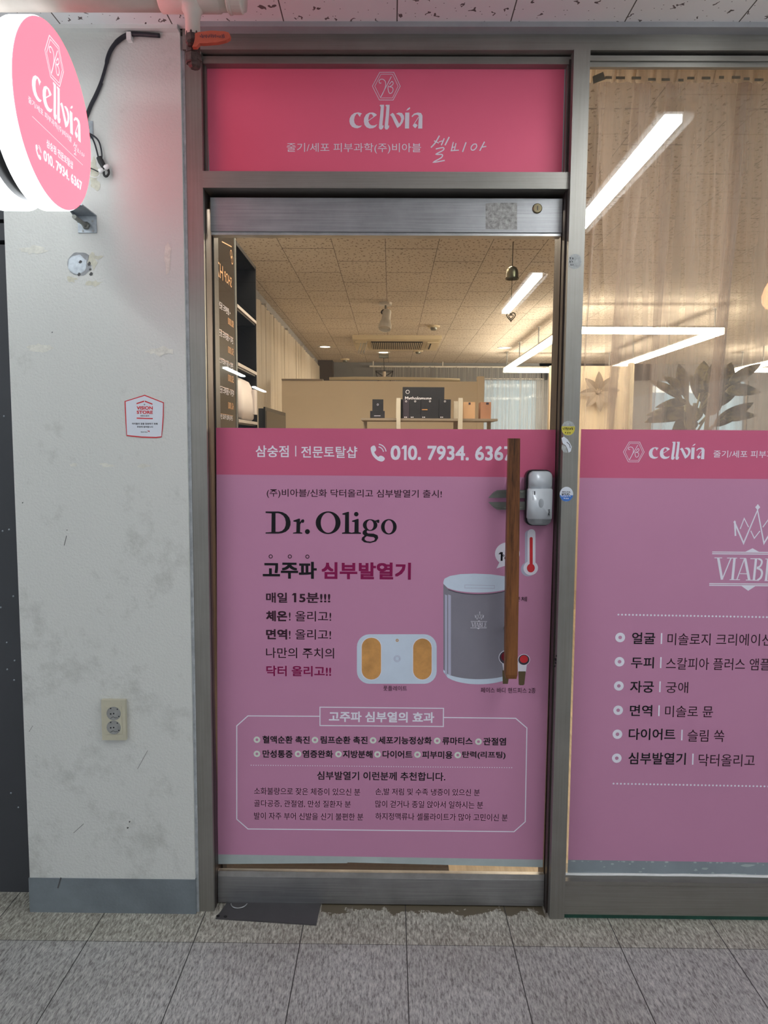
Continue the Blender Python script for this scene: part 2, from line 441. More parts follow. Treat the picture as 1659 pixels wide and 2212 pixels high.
# ------------------------------------------------------------------ object helpers
def obj(name, bm, mats, parent=None, smooth=False, bevel=0.0, seg=2, flat=False):
    me = bpy.data.meshes.new(name)
    if bevel > 0:
        bmesh.ops.bevel(bm, geom=[e for e in bm.edges if len(e.link_faces) == 2 and e.calc_face_angle(0) > 0.5],
                        offset=bevel, segments=seg, profile=0.6, affect='EDGES', clamp_overlap=True)
    if not flat:
        bmesh.ops.recalc_face_normals(bm, faces=bm.faces[:])
    bm.to_mesh(me)
    bm.free()
    for m in (mats if isinstance(mats, (list, tuple)) else [mats]):
        me.materials.append(M[m] if isinstance(m, str) else m)
    if smooth:
        for p in me.polygons:
            p.use_smooth = True
    o = bpy.data.objects.new(name, me)
    C.objects.link(o)
    if parent is not None:
        o.parent = parent
        o.matrix_parent_inverse = parent.matrix_basis.inverted()
    return o

def box(bm, x0, x1, y0, y1, z0, z1):
    v = [bm.verts.new((x, y, z)) for z in (z0, z1) for x, y in ((x0, y0), (x1, y0), (x1, y1), (x0, y1))]
    for f in ((3, 2, 1, 0), (4, 5, 6, 7), (0, 1, 5, 4), (1, 2, 6, 5), (2, 3, 7, 6), (3, 0, 4, 7)):
        bm.faces.new([v[i] for i in f])
    return bm
def B(*boxes):
    bm = bmesh.new()
    for b in boxes:
        box(bm, *b)
    return bm
def tube(bm, pts, r, n=10, caps=True):
    """round rod along a polyline; r may be one radius or one per point"""
    pts = [Vector(p) for p in pts]
    rs = r if isinstance(r, (list, tuple)) else [r] * len(pts)
    rings = []
    up = Vector((0, 0, 1))
    prev = None
    for i, p in enumerate(pts):
        d = (pts[min(i + 1, len(pts) - 1)] - pts[max(i - 1, 0)]).normalized()
        if prev is None:
            a = d.cross(up if abs(d.z) < 0.9 else Vector((1, 0, 0))).normalized()
        else:
            a = (prev - d * prev.dot(d)).normalized()
        prev = a
        b = d.cross(a)
        rings.append([bm.verts.new(p + (a * math.cos(2 * math.pi * k / n) + b * math.sin(2 * math.pi * k / n)) * rs[i]) for k in range(n)])
    for r0, r1 in zip(rings, rings[1:]):
        for k in range(n):
            bm.faces.new((r0[k], r0[(k + 1) % n], r1[(k + 1) % n], r1[k]))
    if caps:
        bm.faces.new(rings[0][::-1])
        bm.faces.new(rings[-1])
    return bm
def TB(pts, r, n=10):
    return tube(bmesh.new(), pts, r, n)
def lathe(bm, prof, c, axis='z', n=24):
    """revolve (radius, height) pairs about an axis through c"""
    rings = []
    for r, h in prof:
        ring = []
        for k in range(n):
            a = 2 * math.pi * k / n
            x, y = r * math.cos(a), r * math.sin(a)
            p = {'z': (x, y, h), 'y': (x, h, y), 'x': (h, x, y)}[axis]
            ring.append(bm.verts.new((c[0] + p[0], c[1] + p[1], c[2] + p[2])))
        rings.append(ring)
    for r0, r1 in zip(rings, rings[1:]):
        for k in range(n):
            bm.faces.new((r0[k], r0[(k + 1) % n], r1[(k + 1) % n], r1[k]))
    if prof[0][0] > 1e-6:
        bm.faces.new(rings[0])
    if prof[-1][0] > 1e-6:
        bm.faces.new(rings[-1])
    bmesh.ops.remove_doubles(bm, verts=bm.verts[:], dist=1e-7)
    return bm
def LA(prof, c, axis='z', n=24):
    return lathe(bmesh.new(), prof, c, axis, n)
def cr(pts, n=5, closed=False):
    """Catmull-Rom curve through points"""
    P = [Vector(p) for p in pts]
    out = []
    m = len(P)
    for i in range(m if closed else m - 1):
        p0, p1, p2, p3 = (P[(i - 1) % m], P[i], P[(i + 1) % m], P[(i + 2) % m]) if closed else \
            (P[max(i - 1, 0)], P[i], P[i + 1], P[min(i + 2, m - 1)])
        for k in range(n):
            t = k / n
            out.append(0.5 * (2 * p1 + (p2 - p0) * t + (2 * p0 - 5 * p1 + 4 * p2 - p3) * t * t + (3 * p1 - p0 - 3 * p2 + p3) * t ** 3))
    if not closed:
        out.append(P[-1])
    return out
def ell(cx, cy, rx, ry=None, n=28, a0=0, a1=360):
    ry = rx if ry is None else ry
    full = abs(a1 - a0) >= 360
    k = n if full else n + 1
    return [(cx + rx * math.cos(math.radians(a0 + (a1 - a0) * i / n)), cy + ry * math.sin(math.radians(a0 + (a1 - a0) * i / n))) for i in range(k)]
def rrect(x0, y0, x1, y1, r, n=6):
    o = []
    for cx, cy, a in ((x1 - r, y1 - r, 0), (x0 + r, y1 - r, 90), (x0 + r, y0 + r, 180), (x1 - r, y0 + r, 270)):
        o += ell(cx, cy, r, r, n, a, a + 90)
    return o
def thing(name, label, cat, loc=(0, 0, 0), group=None):
    o = bpy.data.objects.new(name, None)
    o.empty_display_size = 0.05
    C.objects.link(o)
    o.location = loc
    bpy.context.view_layer.update()
    o['label'] = label
    o['category'] = cat
    if group:
        o['group'] = group
    return o
def tag(o, label, cat, group=None, kind=None):
    o['label'] = label
    o['category'] = cat
    if group:
        o['group'] = group
    if kind:
        o['kind'] = kind
    return o
def struct(o, label=None):
    o['kind'] = 'structure'
    if label:
        o['label'] = label
    return o
def sroot(name, loc=(0, 0, 0)):
    o = bpy.data.objects.new(name, None)
    o.empty_display_size = 0.05
    C.objects.link(o)
    o.location = loc
    bpy.context.view_layer.update()
    o['kind'] = 'structure'
    return o
def dup(root, loc, label=None, group=None):
    r = root.copy()
    C.objects.link(r)
    r.location = loc
    if label:
        r['label'] = label
    if group:
        r['group'] = group
    for ch in list(root.children):
        c = ch.copy()
        C.objects.link(c)
        c.parent = r
        c.matrix_parent_inverse = ch.matrix_parent_inverse.copy()
        for g in ch.children:
            d = g.copy()
            C.objects.link(d)
            d.parent = c
            d.matrix_parent_inverse = g.matrix_parent_inverse.copy()
    return r

# ------------------------------------------------------------------ printing: flat ink shapes and lettering on a plane
from mathutils.geometry import tessellate_polygon
ONE = [(0.0, 0.80), (0.42, 1.0), (1.0, 1.0), (1.0, 0.0), (0.5, 0.0), (0.5, 0.76), (0.0, 0.76)]
class Print:
    """collects ink shapes lying on one plane (Y = const or X = const), one mesh per call of done()"""
    def __init__(s, Y=None, X=None, lift=0.0004):
        s.Y, s.X, s.lift = Y, X, lift
        s.bm = bmesh.new()
        s.mats = []
    def uv(s, px, py):
        p = at(px, py, Y=s.Y, X=s.X)
        return (p.x, p.z) if s.Y is not None else (p.y, p.z)
    def to3(s, u, v, layer=1):
        return (u, s.Y - s.lift * layer, v) if s.Y is not None else (s.X + s.lift * layer, u, v)
    base = 0
    n = 0
    def mi(s, m):
        if m not in s.mats:
            s.mats.append(m)
        return s.mats.index(m)
    def tris(s, verts, faces, m, layer=1):
        i = s.mi(m)
        s.n = (s.n + 1) % 20
        layer = layer + 0.03 * s.n
        vs = [s.bm.verts.new(s.to3(*p, layer + s.base)) for p in verts]
        for f in faces:
            try:
                fc = s.bm.faces.new([vs[k] for k in f])
                fc.material_index = i
            except ValueError:
                pass
    def fill(s, loops, m, layer=1):
        """first loop is the outline, the others are holes (plane coordinates)"""
        flat = [p for l in loops for p in l]
        t = tessellate_polygon([[Vector((p[0], p[1], 0)) for p in l] for l in loops])
        s.tris([(p[0], p[1]) for p in flat], t, m, layer)
    def pfill(s, loops, m, layer=1):
        s.fill([[s.uv(*p) for p in l] for l in loops], m, layer)
    def stroke(s, pts, wd, m, closed=False, layer=1):
        """ribbon of a given width in metres along plane points; wd may be one width per point"""
        P = [Vector(p) for p in pts]
        n = len(P)
        ws = wd if isinstance(wd, (list, tuple)) else [wd] * n
        left, right = [], []
        for i in range(n):
            a = P[i] - P[i - 1] if (i > 0 or closed) else P[1] - P[0]
            b = P[(i + 1) % n] - P[i] if (i < n - 1 or closed) else P[-1] - P[-2]
            if a.length < 1e-9: a = b
            if b.length < 1e-9: b = a
            a, b = a.normalized(), b.normalized()
            t = (a + b)
            t = t.normalized() if t.length > 1e-6 else a
            nn = Vector((-t.y, t.x))
            k = min(2.2, 1.0 / max(0.3, abs(nn.dot(Vector((-a.y, a.x))))))
            left.append(P[i] + nn * ws[i] * 0.5 * k)
            right.append(P[i] - nn * ws[i] * 0.5 * k)
        vs = [(p.x, p.y) for p in left + right]
        fs = [(i, (i + 1) % n, n + (i + 1) % n, n + i) for i in range(n if closed else n - 1)]
        s.tris(vs, fs, m, layer)
    def pstroke(s, pts, wpx, m, closed=False, layer=1, smooth=0):
        if smooth:
            pts = [(p.x, p.y) for p in cr([(a, b) for a, b in pts], smooth, closed)]
        k = s.scale()
        wd = [q * k for q in wpx] if isinstance(wpx, (list, tuple)) else wpx * k
        s.stroke([s.uv(*p) for p in pts], wd, m, closed, layer)
    def scale(s):
        return (s.Y if s.Y is not None else abs(s.X) * 2.3) / F
    def text(s, body, x0, yt, yb, x1, m, bold=0.0, layer=1):
        """one line of lettering fitted between x0 and x1 (pixels), from yt to yb at its left end"""
        u0, v1 = s.uv(x0, yt)
        _, v0 = s.uv(x0, yb)
        u1 = s.uv(x1, (yt + yb) / 2 + (0 if s.Y is not None else (x1 - x0) * 1.0))[0]
        s.text_uv(body, u0, v0, u1, v1, m, bold, layer)
        if s.auto is not None:
            s.done('text_line', s.auto)
    def text_uv(s, body, u0, v0, u1, v1, m, bold=0.0, layer=1, mirror=False, down=False):
        c = bpy.data.curves.new('glyphs', 'FONT')
        c.body = body
        c.resolution_u = 3
        over = bold if bold > 0.008 else 0.0
        c.offset = 0.0 if over else bold
        o = bpy.data.objects.new('glyphs', c)
        C.objects.link(o)
        dg = bpy.context.evaluated_depsgraph_get()
        ev = o.evaluated_get(dg)
        me = ev.to_mesh()
        vs = [(v.co.x, v.co.y) for v in me.vertices]
        fs = [tuple(p.vertices) for p in me.polygons]
        ev.to_mesh_clear()
        bpy.data.objects.remove(o)
        bpy.data.curves.remove(c)
        a0, a1 = min(v[0] for v in vs), max(v[0] for v in vs)
        b0, b1 = min(v[1] for v in vs), max(v[1] for v in vs)
        def mp(v):
            t = (v[0] - a0) / (a1 - a0)
            if mirror:
                t = 1 - t
            if down:                      # reads from top to bottom
                return (u0 + (v[1] - b0) / (b1 - b0) * (u1 - u0), v1 - t * (v1 - v0))
            return (u0 + t * (u1 - u0), v0 + (v[1] - b0) / (b1 - b0) * (v1 - v0))
        if over:
            du, dv = over * abs(u1 - u0) / (a1 - a0), over * (v1 - v0) / (b1 - b0)
            for sx, sy in ((-1, -1), (-1, 1), (1, -1), (1, 1)):
                s.tris([(p[0] * (1 - 2 * du / abs(u1 - u0)) + du * ((u0 + u1) / abs(u1 - u0) + sx), p[1] * (1 - 2 * dv / (v1 - v0)) + dv * ((v0 + v1) / (v1 - v0) + sy)) for p in map(mp, vs)], fs, m, layer)
        else:
            s.tris([mp(v) for v in vs], fs, m, layer)
    def one(s, u0, v0, u1, v1, m, layer=1):
        s.fill([[(u0 + (u1 - u0) * a, v0 + (v1 - v0) * b) for a, b in ONE]], m, layer)
    def number(s, u0, v0, u1, v1, m, bold):
        W_ = u1 - u0
        s.text_uv('0', u0, v0, u0 + W_ * 0.081, v1, m, bold)
        s.one(u0 + W_ * 0.0886, v0, u0 + W_ * 0.131, v1, m)
        s.text_uv('0. 7934. 6367', u0 + W_ * 0.1414, v0, u1, v1, m, bold)
    auto = None
    def done(s, name, parent):
        if not s.bm.verts:
            return None
        o = obj(name, s.bm, s.mats, parent, flat=True)
        s.bm = bmesh.new()
        s.mats = []
        return o

# drawn shapes of the shop's marks, in the pixel units of a drawing sheet (x right, y down)
HEX_OUT = [(322, 229), (400, 88), (550, 88), (620, 229), (545, 370), (398, 370)]
HEX_IN = [(348, 229), (412, 108), (537, 108), (597, 229), (538, 349), (410, 349)]
MONO = [([(418, 196), (400, 197), (393, 178), (408, 160), (438, 160), (462, 186), (462, 232), (440, 290), (415, 338)], 7.5, 5),
        ([(412, 340), (525, 130)], 7, 0),
        ([(502, 212), (520, 190), (532, 180), (545, 198), (532, 220), (505, 235), (532, 240), (544, 264), (532, 294), (510, 303), (496, 284), (489, 250), (494, 222)], 7.5, 5)]
WORD = [
    [(213, 510), (200, 520), (190, 545), (176, 527), (164, 511), (150, 516), (134, 540), (127, 575), (132, 605), (150, 628), (180, 637), (212, 631), (196, 650), (165, 661), (135, 658), (105, 645), (85, 620), (77, 590), (80, 560), (98, 527), (130, 504), (170, 497), (195, 502)],
    [(372, 521), (338, 545), (322, 521), (308, 511), (293, 519), (282, 550), (281, 588), (288, 606), (300, 622), (318, 631), (345, 632), (378, 617), (360, 645), (330, 660), (295, 663), (262, 651), (240, 625), (232, 590), (235, 555), (255, 520), (290, 500), (330, 498), (352, 507)],
    [(276, 590), (276, 582), (346, 533), (370, 520), (368, 528)],
    [(400, 427), (407, 419), (448, 419), (441, 540), (432, 620), (434, 634), (446, 630), (441, 655), (425, 673), (405, 673), (394, 655), (397, 610), (405, 540), (413, 440)],
    [(462, 427), (469, 419), (508, 419), (501, 540), (494, 620), (496, 634), (507, 630), (502, 655), (486, 673), (466, 673), (455, 655), (458, 610), (466, 540), (474, 440)],
    [(510, 524), (540, 501), (556, 514), (574, 548), (612, 613), (628, 590), (633, 560), (622, 535), (600, 520), (576, 512), (605, 498), (640, 503), (661, 530), (664, 560), (650, 600), (625, 635), (591, 658), (560, 600), (535, 548), (525, 532)],
    [(675, 499), (720, 498), (718, 662), (674, 662)],
    [(685, 480), (703, 456), (724, 444), (729, 455), (714, 469)],
    [(743, 536), (770, 508), (810, 497), (845, 503), (861, 530), (860, 662), (815, 662), (822, 540), (814, 525), (795, 520), (770, 527), (753, 545)],
    [(783, 592), (766, 618), (756, 632), (772, 650), (785, 659), (810, 630), (792, 612), (776, 614), (822, 546), (818, 540)],
]
HAND = [([(1045, 735), (1000, 810), (955, 858)], 14), ([(988, 788), (1038, 812)], 11), ([(1040, 800), (1078, 788)], 10),
        ([(1097, 762), (1066, 834)], 12), ([(1150, 748), (1106, 834)], 14),
        ([(1008, 872), (1085, 858), (1088, 884), (1012, 926), (1076, 930), (1068, 962), (984, 1010), (1106, 990)], 12),
        ([(1196, 800), (1176, 884)], 11), ([(1224, 812), (1208, 884)], 11), ([(1168, 890), (1256, 884)], 11), ([(1186, 856), (1222, 848)], 9), ([(1332, 802), (1296, 902)], 13),
        ([(1412, 822), (1388, 850), (1392, 880), (1420, 880), (1446, 850), (1440, 822), (1412, 822)], 11), ([(1530, 796), (1480, 890)], 12), ([(1502, 852), (1550, 844)], 11)]
def sheet(u0, v1, k, ox, oy):
    """drawing sheet -> plane: sheet point (ox, oy) goes to (u0, v1), k metres per sheet unit"""
    return lambda p: (u0 + (p[0] - ox) * k, v1 - (p[1] - oy) * k)
def hexlogo(pr, f, k, m):
    pr.stroke([f(p) for p in HEX_OUT], 6 * k, m, True)
    pr.stroke([f(p) for p in HEX_IN], 5 * k, m, True)
    for pts, wd, sm in MONO:
        q = [(p.x, p.y) for p in cr(pts, sm)] if sm else pts
        pr.stroke([f(p) for p in q], wd * k, m, layer=1)
def wordmark(pr, f, m):
    for i, g in enumerate(WORD):
        pr.fill([[f(p) for p in g]], m)
def handmark(pr, f, k, m):
    for pts, wd in HAND:
        q = [(p.x, p.y) for p in cr(pts, 4)] if len(pts) > 2 else pts
        pr.stroke([f(p) for p in q], wd * k, m)
def phone(pr, f, k, m):
    """handset with two ringing arcs on a 100-unit sheet"""
    body = [(2, 22), (12, 8), (26, 4), (34, 14), (38, 30), (34, 40), (26, 46), (36, 64), (52, 78), (60, 72), (72, 70), (88, 78), (95, 90), (88, 102), (74, 108), (52, 102), (28, 84), (10, 58)]
    pr.fill([[f((p.x, p.y)) for p in cr(body, 3, True)]], m)
    for r in (38, 55):
        pr.stroke([f(p) for p in ell(48, 50, r, r, 10, -82, -8)], 6.5 * k, m)
def viable(pr, f, k, m, m2=None):
    """crown, double rules with lozenge points and the name, drawn about x = 1113 on its own sheet"""
    crown = [(-318, 900), (-345, 630)], [(-345, 640), (-150, 1045), (93, 380), (255, 1045), (470, 640)], [(470, 640), (455, 900)]
    for c in crown:
        pr.stroke([f((60 + p[0], p[1])) for p in c], 34 * k, m)
    for cx, cy, s in ((153, 322, 62), (-288, 622, 34), (530, 622, 34)):
        pr.fill([[f((cx - s * .8, cy)), f((cx, cy - s)), f((cx + s * .8, cy)), f((cx, cy + s))]], m)
    for c in ([(-172, 760), (-103, 548), (-8, 722)], [(40, 795), (118, 945), (222, 797)], [(275, 722), (385, 553), (440, 760)]):
        pr.stroke([f(p) for p in c], 20 * k, m)
    for y in (1227, 1262):
        pr.stroke([f((-705, y)), f((880, y))], 20 * k, m)
    for y in (1868, 1902):
        pr.stroke([f((-735, y)), f((850, y))], 20 * k, m)
    pr.fill([[f((-60, 1225)), f((93, 1145)), f((240, 1225))]], m)
    pr.fill([[f((-100, 1905)), f((50, 2008)), f((200, 1905))]], m)
    S = lambda a, wd: pr.stroke([f((p[0] - 1060, p[1])) for p in a], wd * k, m)
    S([(480, 1345), (577, 1785)], 50); S([(735, 1345), (577, 1785)], 24); S([(405, 1345), (558, 1345)], 16); S([(655, 1347), (857, 1347)], 16)
    S([(805, 1347), (785, 1785)], 50); S([(727, 1785), (935, 1785)], 16)
    S([(1005, 1352), (872, 1785)], 22); S([(1015, 1352), (1120, 1788)], 50); S([(925, 1662), (1080, 1664)], 15); S([(912, 1350), (1030, 1350)], 15)
    S([(1233, 1358), (1212, 1790)], 46); S([(1120, 1356), (1290, 1356)], 16); S([(1052, 1790), (1290, 1794)], 16)
    cv = lambda a: [(p.x, p.y) for p in cr(a, 5)]
    S(cv([(1285, 1358), (1340, 1385), (1352, 1440), (1320, 1510), (1260, 1540)]), 36)
    S(cv([(1260, 1545), (1340, 1580), (1368, 1650), (1345, 1740), (1285, 1792)]), 40)
    S([(1475, 1360), (1455, 1795)], 46); S([(1420, 1360), (1540, 1360)], 16); S([(1425, 1797), (1640, 1800)], 16); S([(1640, 1802), (1652, 1720)], 18)
    S([(1760, 1362), (1738, 1800)], 46); S([(1690, 1362), (1880, 1364)], 16); S([(1755, 1570), (1860, 1572)], 16); S([(1690, 1802), (1895, 1806)], 16)
    S([(1880, 1362), (1876, 1430)], 16); S([(1895, 1806), (1905, 1720)], 16); S([(1860, 1530), (1858, 1615)], 14)
def ring(pr, px, py, ro, ri, m, layer=1):
    u, v = pr.uv(px, py)
    k = pr.scale()
    pr.fill([ell(u, v, ro * k, None, 24), ell(u, v, ri * k, None, 18)], m, layer)
def disc(pr, px, py, r, m, layer=1, n=10):
    u, v = pr.uv(px, py)
    k = pr.scale()
    pr.fill([ell(u, v, r * k, None, n)], m, layer)

# ================================================================== the setting
struct(obj('floor', B((-4.5, 5.5, -13, 2.24, -0.05, 0)), 'floor'))
struct(obj('ceiling', B((-4.5, 5.5, -13, 2.24, 2.505, 2.56)), 'ceiling'))
struct(obj('wall_back', B((-4.5, 5.5, -13.1, -13, 0, 2.505)), 'corridor_wall'))
struct(obj('wall_right', B((1.80, 5.5, 2.10, 2.24, 0, 2.505)), 'corridor_wall'))
# painted pillar with its skirting band
pil = struct(obj('wall_pillar', B((-1.067, -0.5735, 2.085, 2.42, 0, 2.505)), 'plaster', bevel=0.013, seg=3), 'white painted plaster pillar with smudges')
struct(obj('baseboard_left', B((-1.0695, -0.5715, 2.082, 2.42, 0, 0.107)), 'skirt', bevel=0.012, seg=3), 'blue-grey painted skirting band')
struct(obj('trim_sealant', B((-0.580, -0.565, 2.093, 2.2, 0, 2.49)), 'sealant'))
struct(obj('trim_pillar_top', B((-1.2, -0.575, 2.064, 2.085, 2.4945, 2.505)), 'trim_white', bevel=0.003))
struct(obj('trim_front_top', B((-0.54, 1.9, 2.05, 2.085, 2.492, 2.505)), 'trim_grey', bevel=0.002))
lw = struct(obj('wall_left', B((-4.5, -1.082, 2.18, 2.26, 0.0, 1.965)), 'panel_dark', bevel=0.003), 'charcoal sheet panel left of the pillar')
struct(obj('trim_gap', B((-1.10, -1.06, 2.235, 2.30, 0, 2.505)), 'black_matt'))
bm = bmesh.new()
for k in range(9):
    box(bm, -4.5, -1.09, 2.17 + 0.008 * (k % 2), 2.24, 1.975 + 0.060 * k, 2.022 + 0.060 * k)
struct(obj('trim_louvre', bm, 'panel_dark', bevel=0.006), 'dark louvred band above the charcoal panel')
struct(obj('trim_louvre_back', B((-4.5, -1.08, 2.245, 2.30, 0, 2.505)), 'black_matt'))
for px, py in ((9, 899), (6, 1147), (20, 1144), (42, 1272), (29, 1288), (15, 1388), (32, 1427), (16, 1446), (31, 1469), (24, 1713), (40, 1744), (2, 1312)):
    p = at(px, py, Y=2.18)
    obj('screw', LA([(0.0028, 0.001), (0.0028, -0.0012), (0.0012, -0.0022), (0.0001, -0.0022)], p, 'y', 10), 'zinc', lw)
# marks that stay on the pillar: mortar plug, glue, tape residue
def blob(px, py, rx, ry, n=18, rough=0.25, seed=1):
    r = random.Random(seed)
    return [(px + rx * (1 + r.uniform(-rough, rough)) * math.cos(2 * math.pi * k / n), py + ry * (1 + r.uniform(-rough, rough)) * math.sin(2 * math.pi * k / n)) for k in range(n)]
pr = Print(Y=2.0848)
pr.pfill([[(p.x, p.y) for p in cr(blob(172, 570, 26, 26, 16, 0.07, 3), 3, True)]], 'mortar')
mp = pr.done('mortar_patch', pil)
mp['label'] = 'rough round grey mortar plug'
pr = Print(Y=2.0845)
pr.pfill([blob(166, 571, 20, 21, 16, 0.1, 5)], 'zinc')
for q in ((174, 566, 4, 3), (171, 593, 3.5, 3.5), (193, 570, 3.5, 4), (197, 592, 4, 3.5)):
    pr.pfill([blob(*q, 10, 0.3, 4)], 'scuff', 2)
pr.done('patch_filler', pil)
pr = Print(Y=2.0847)
for q in ((200, 562, 10, 18, 14, .5, 1), (155, 603, 10, 7, 12, .5, 2), (203, 612, 16, 6, 14, .5, 3), (212, 556, 12, 4, 12, .6, 4), (203, 372, 9, 28, 16, .45, 6), (208, 400, 10, 12, 14, .45, 16)):
    pr.pfill([blob(*q)], 'glue')
for q in ((75, 540, 28, 9, 18, .4, 7), (362, 560, 8, 32, 18, .4, 8), (88, 752, 30, 9, 18, .35, 9), (345, 758, 28, 9, 20, .45, 10), (230, 1005, 16, 4, 12, .5, 11), (310, 1006, 16, 4, 12, .5, 12), (158, 1005, 8, 4, 12, .5, 13)):
    pr.pfill([blob(*q)], 'tape_mark')
for a, b, wd in (((145, 1157), (140, 1178), 1.5), ((133, 1894), (126, 1917), 3), ((72, 1567), (64, 1580), 0.8), ((182, 1778), (160, 1798), 1), ((320, 1620), (298, 1660), 0.8)):
    pr.pstroke([a, b], wd, 'scuff', layer=9)
for q in ((276, 1788, 2, 2), (280, 1775, 1.5, 2), (49, 1086, 1.4, 1.4), (145, 1145, 1.2, 1), (113, 718, 1.2, 1.5), (195, 582, 2.5, 2.5)):
    pr.pfill([blob(*q, 8, .3, 2)], 'scuff', 2)
pr.done('wall_residue', pil)

# storefront frame
df = sroot('door_frame', (-0.54, 2.1, 0))
df['label'] = 'bronze-grey aluminium shop-front frame'
obj('jamb', B((-0.567, -0.5205, 2.095, 2.24, 0.0, 2.452)), 'alu', df, bevel=0.0015)
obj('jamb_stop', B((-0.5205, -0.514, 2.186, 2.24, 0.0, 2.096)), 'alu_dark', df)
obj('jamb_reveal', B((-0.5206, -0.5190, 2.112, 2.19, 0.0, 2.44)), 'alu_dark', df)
obj('mullion', B((0.4805, 0.524, 2.078, 2.24, 0.0, 2.452)), 'alu', df, bevel=0.0015)
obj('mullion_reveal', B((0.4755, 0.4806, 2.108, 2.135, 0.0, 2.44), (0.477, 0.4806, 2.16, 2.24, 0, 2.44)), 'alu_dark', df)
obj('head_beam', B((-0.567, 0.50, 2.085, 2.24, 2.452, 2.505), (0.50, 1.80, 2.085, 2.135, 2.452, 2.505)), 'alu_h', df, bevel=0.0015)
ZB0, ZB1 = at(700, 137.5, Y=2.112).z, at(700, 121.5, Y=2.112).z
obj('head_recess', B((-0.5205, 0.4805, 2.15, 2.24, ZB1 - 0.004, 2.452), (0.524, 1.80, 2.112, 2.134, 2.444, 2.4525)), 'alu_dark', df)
obj('head_bead', B((-0.5205, 0.4805, 2.112, 2.15, ZB0, ZB1)), 'alu_h', df, bevel=0.0015)
obj('transom_bar', B((-0.5205, 0.4805, 2.092, 2.24, 2.096, 2.140)), 'alu_h', df, bevel=0.0015)
obj('transom_bead', B((-0.5205, -0.515, 2.125, 2.15, 2.14, ZB0)), 'alu', df)
obj('transom_bead', B((0.4725, 0.4805, 2.118, 2.15, 2.14, ZB0)), 'alu', df)
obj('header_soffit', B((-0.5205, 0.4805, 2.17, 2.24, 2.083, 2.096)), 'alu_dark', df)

# window bay right of the mullion
wn = sroot('window_1', (1.1, 2.12, 0))
obj('pane', B((0.524, 1.76, 2.1212, 2.1272, 0.09, 2.432)), 'glass', wn)
obj('top_bead', B((0.524, 1.76, 2.10, 2.1212, 2.4325, 2.446)), 'alu_h', wn, bevel=0.001)
obj('top_bead', B((0.524, 1.76, 2.1075, 2.1212, 2.420, 2.4325)), 'alu_h', wn, bevel=0.001)
obj('bottom_rail', B((0.524, 1.76, 2.080, 2.20, 0.016, 0.103)), 'alu_h', wn, bevel=0.002)
obj('rail_lip', B((0.524, 1.76, 2.086, 2.1212, 0.103, 0.114), (0.524, 1.76, 2.078, 2.09, 0.016, 0.021)), 'alu_h', wn, bevel=0.001)
obj('sealant_bead', TB([(0.526 + 0.06 * k, 2.1195 - 0.002 * random.random(), 0.116 + 0.002 * random.random()) for k in range(21)], 0.0045, 6), 'white_plastic', wn)
obj('kerb_strip', B((0.524, 1.76, 2.086, 2.20, 0.0, 0.016)), 'green_strip', wn)
obj('jamb', B((1.755, 1.80, 2.085, 2.24, 0, 2.452)), 'alu', wn, bevel=0.0015)

# the shop behind the glass
struct(obj('floor_shop', B((-1.2, 5.5, 2.24, 10.6, -0.05, 0)), 'shop_floor'))
struct(obj('ceiling_shop', B((-1.2, 5.5, 2.24, 10.6, 2.53, 2.58)), 'shop_ceiling'))
struct(obj('wall_shop_left', B((-1.2, -1.1, 2.24, 10.6, 0, 2.53)), 'shop_wall'))
struct(obj('wall_shop_right', B((5.4, 5.5, 2.24, 10.6, 0, 2.53)), 'shop_wall'))
M['back_wall'] = mat('blue_grey_back_wall', (0.24, 0.255, 0.285), 0.6, var=0.12, vscale=2)
struct(obj('wall_shop_back', B((-1.1, 1.27, 10.4, 10.5, 0, 2.53), (2.05, 3.6, 10.4, 10.5, 0, 2.53), (4.95, 5.4, 10.4, 10.5, 0, 2.53), (1.27, 4.95, 10.4, 10.5, 2.3, 2.53), (1.27, 4.95, 10.4, 10.5, 0, 0.9)), 'back_wall'))
w2 = sroot('window_2', (1.66, 10.45, 0.9))
obj('pane', B((1.27, 2.05, 10.44, 10.446, 0.9, 2.3)), 'glass', w2)
obj('window_frame', B((1.27, 1.30, 10.42, 10.48, 0.9, 2.3), (2.02, 2.05, 10.42, 10.48, 0.9, 2.3), (1.27, 2.05, 10.42, 10.48, 0.9, 0.93)), 'alu', w2)
w3 = sroot('window_3', (4.27, 10.45, 0.9))
obj('pane', B((3.6, 4.95, 10.44, 10.446, 0.9, 2.3)), 'glass', w3)
obj('window_frame', B((3.6, 3.63, 10.42, 10.48, 0.9, 2.3), (4.92, 4.95, 10.42, 10.48, 0.9, 2.3), (3.6, 4.95, 10.42, 10.48, 0.9, 0.93)), 'alu', w3)
struct(obj('trim_shop_left', B((-1.1, -1.0, 2.3, 10.4, 2.47, 2.53)), 'trim_grey'))
struct(obj('column_back', B((-1.0, -0.80, 10.15, 10.4, 0, 2.53)), 'lattice'))

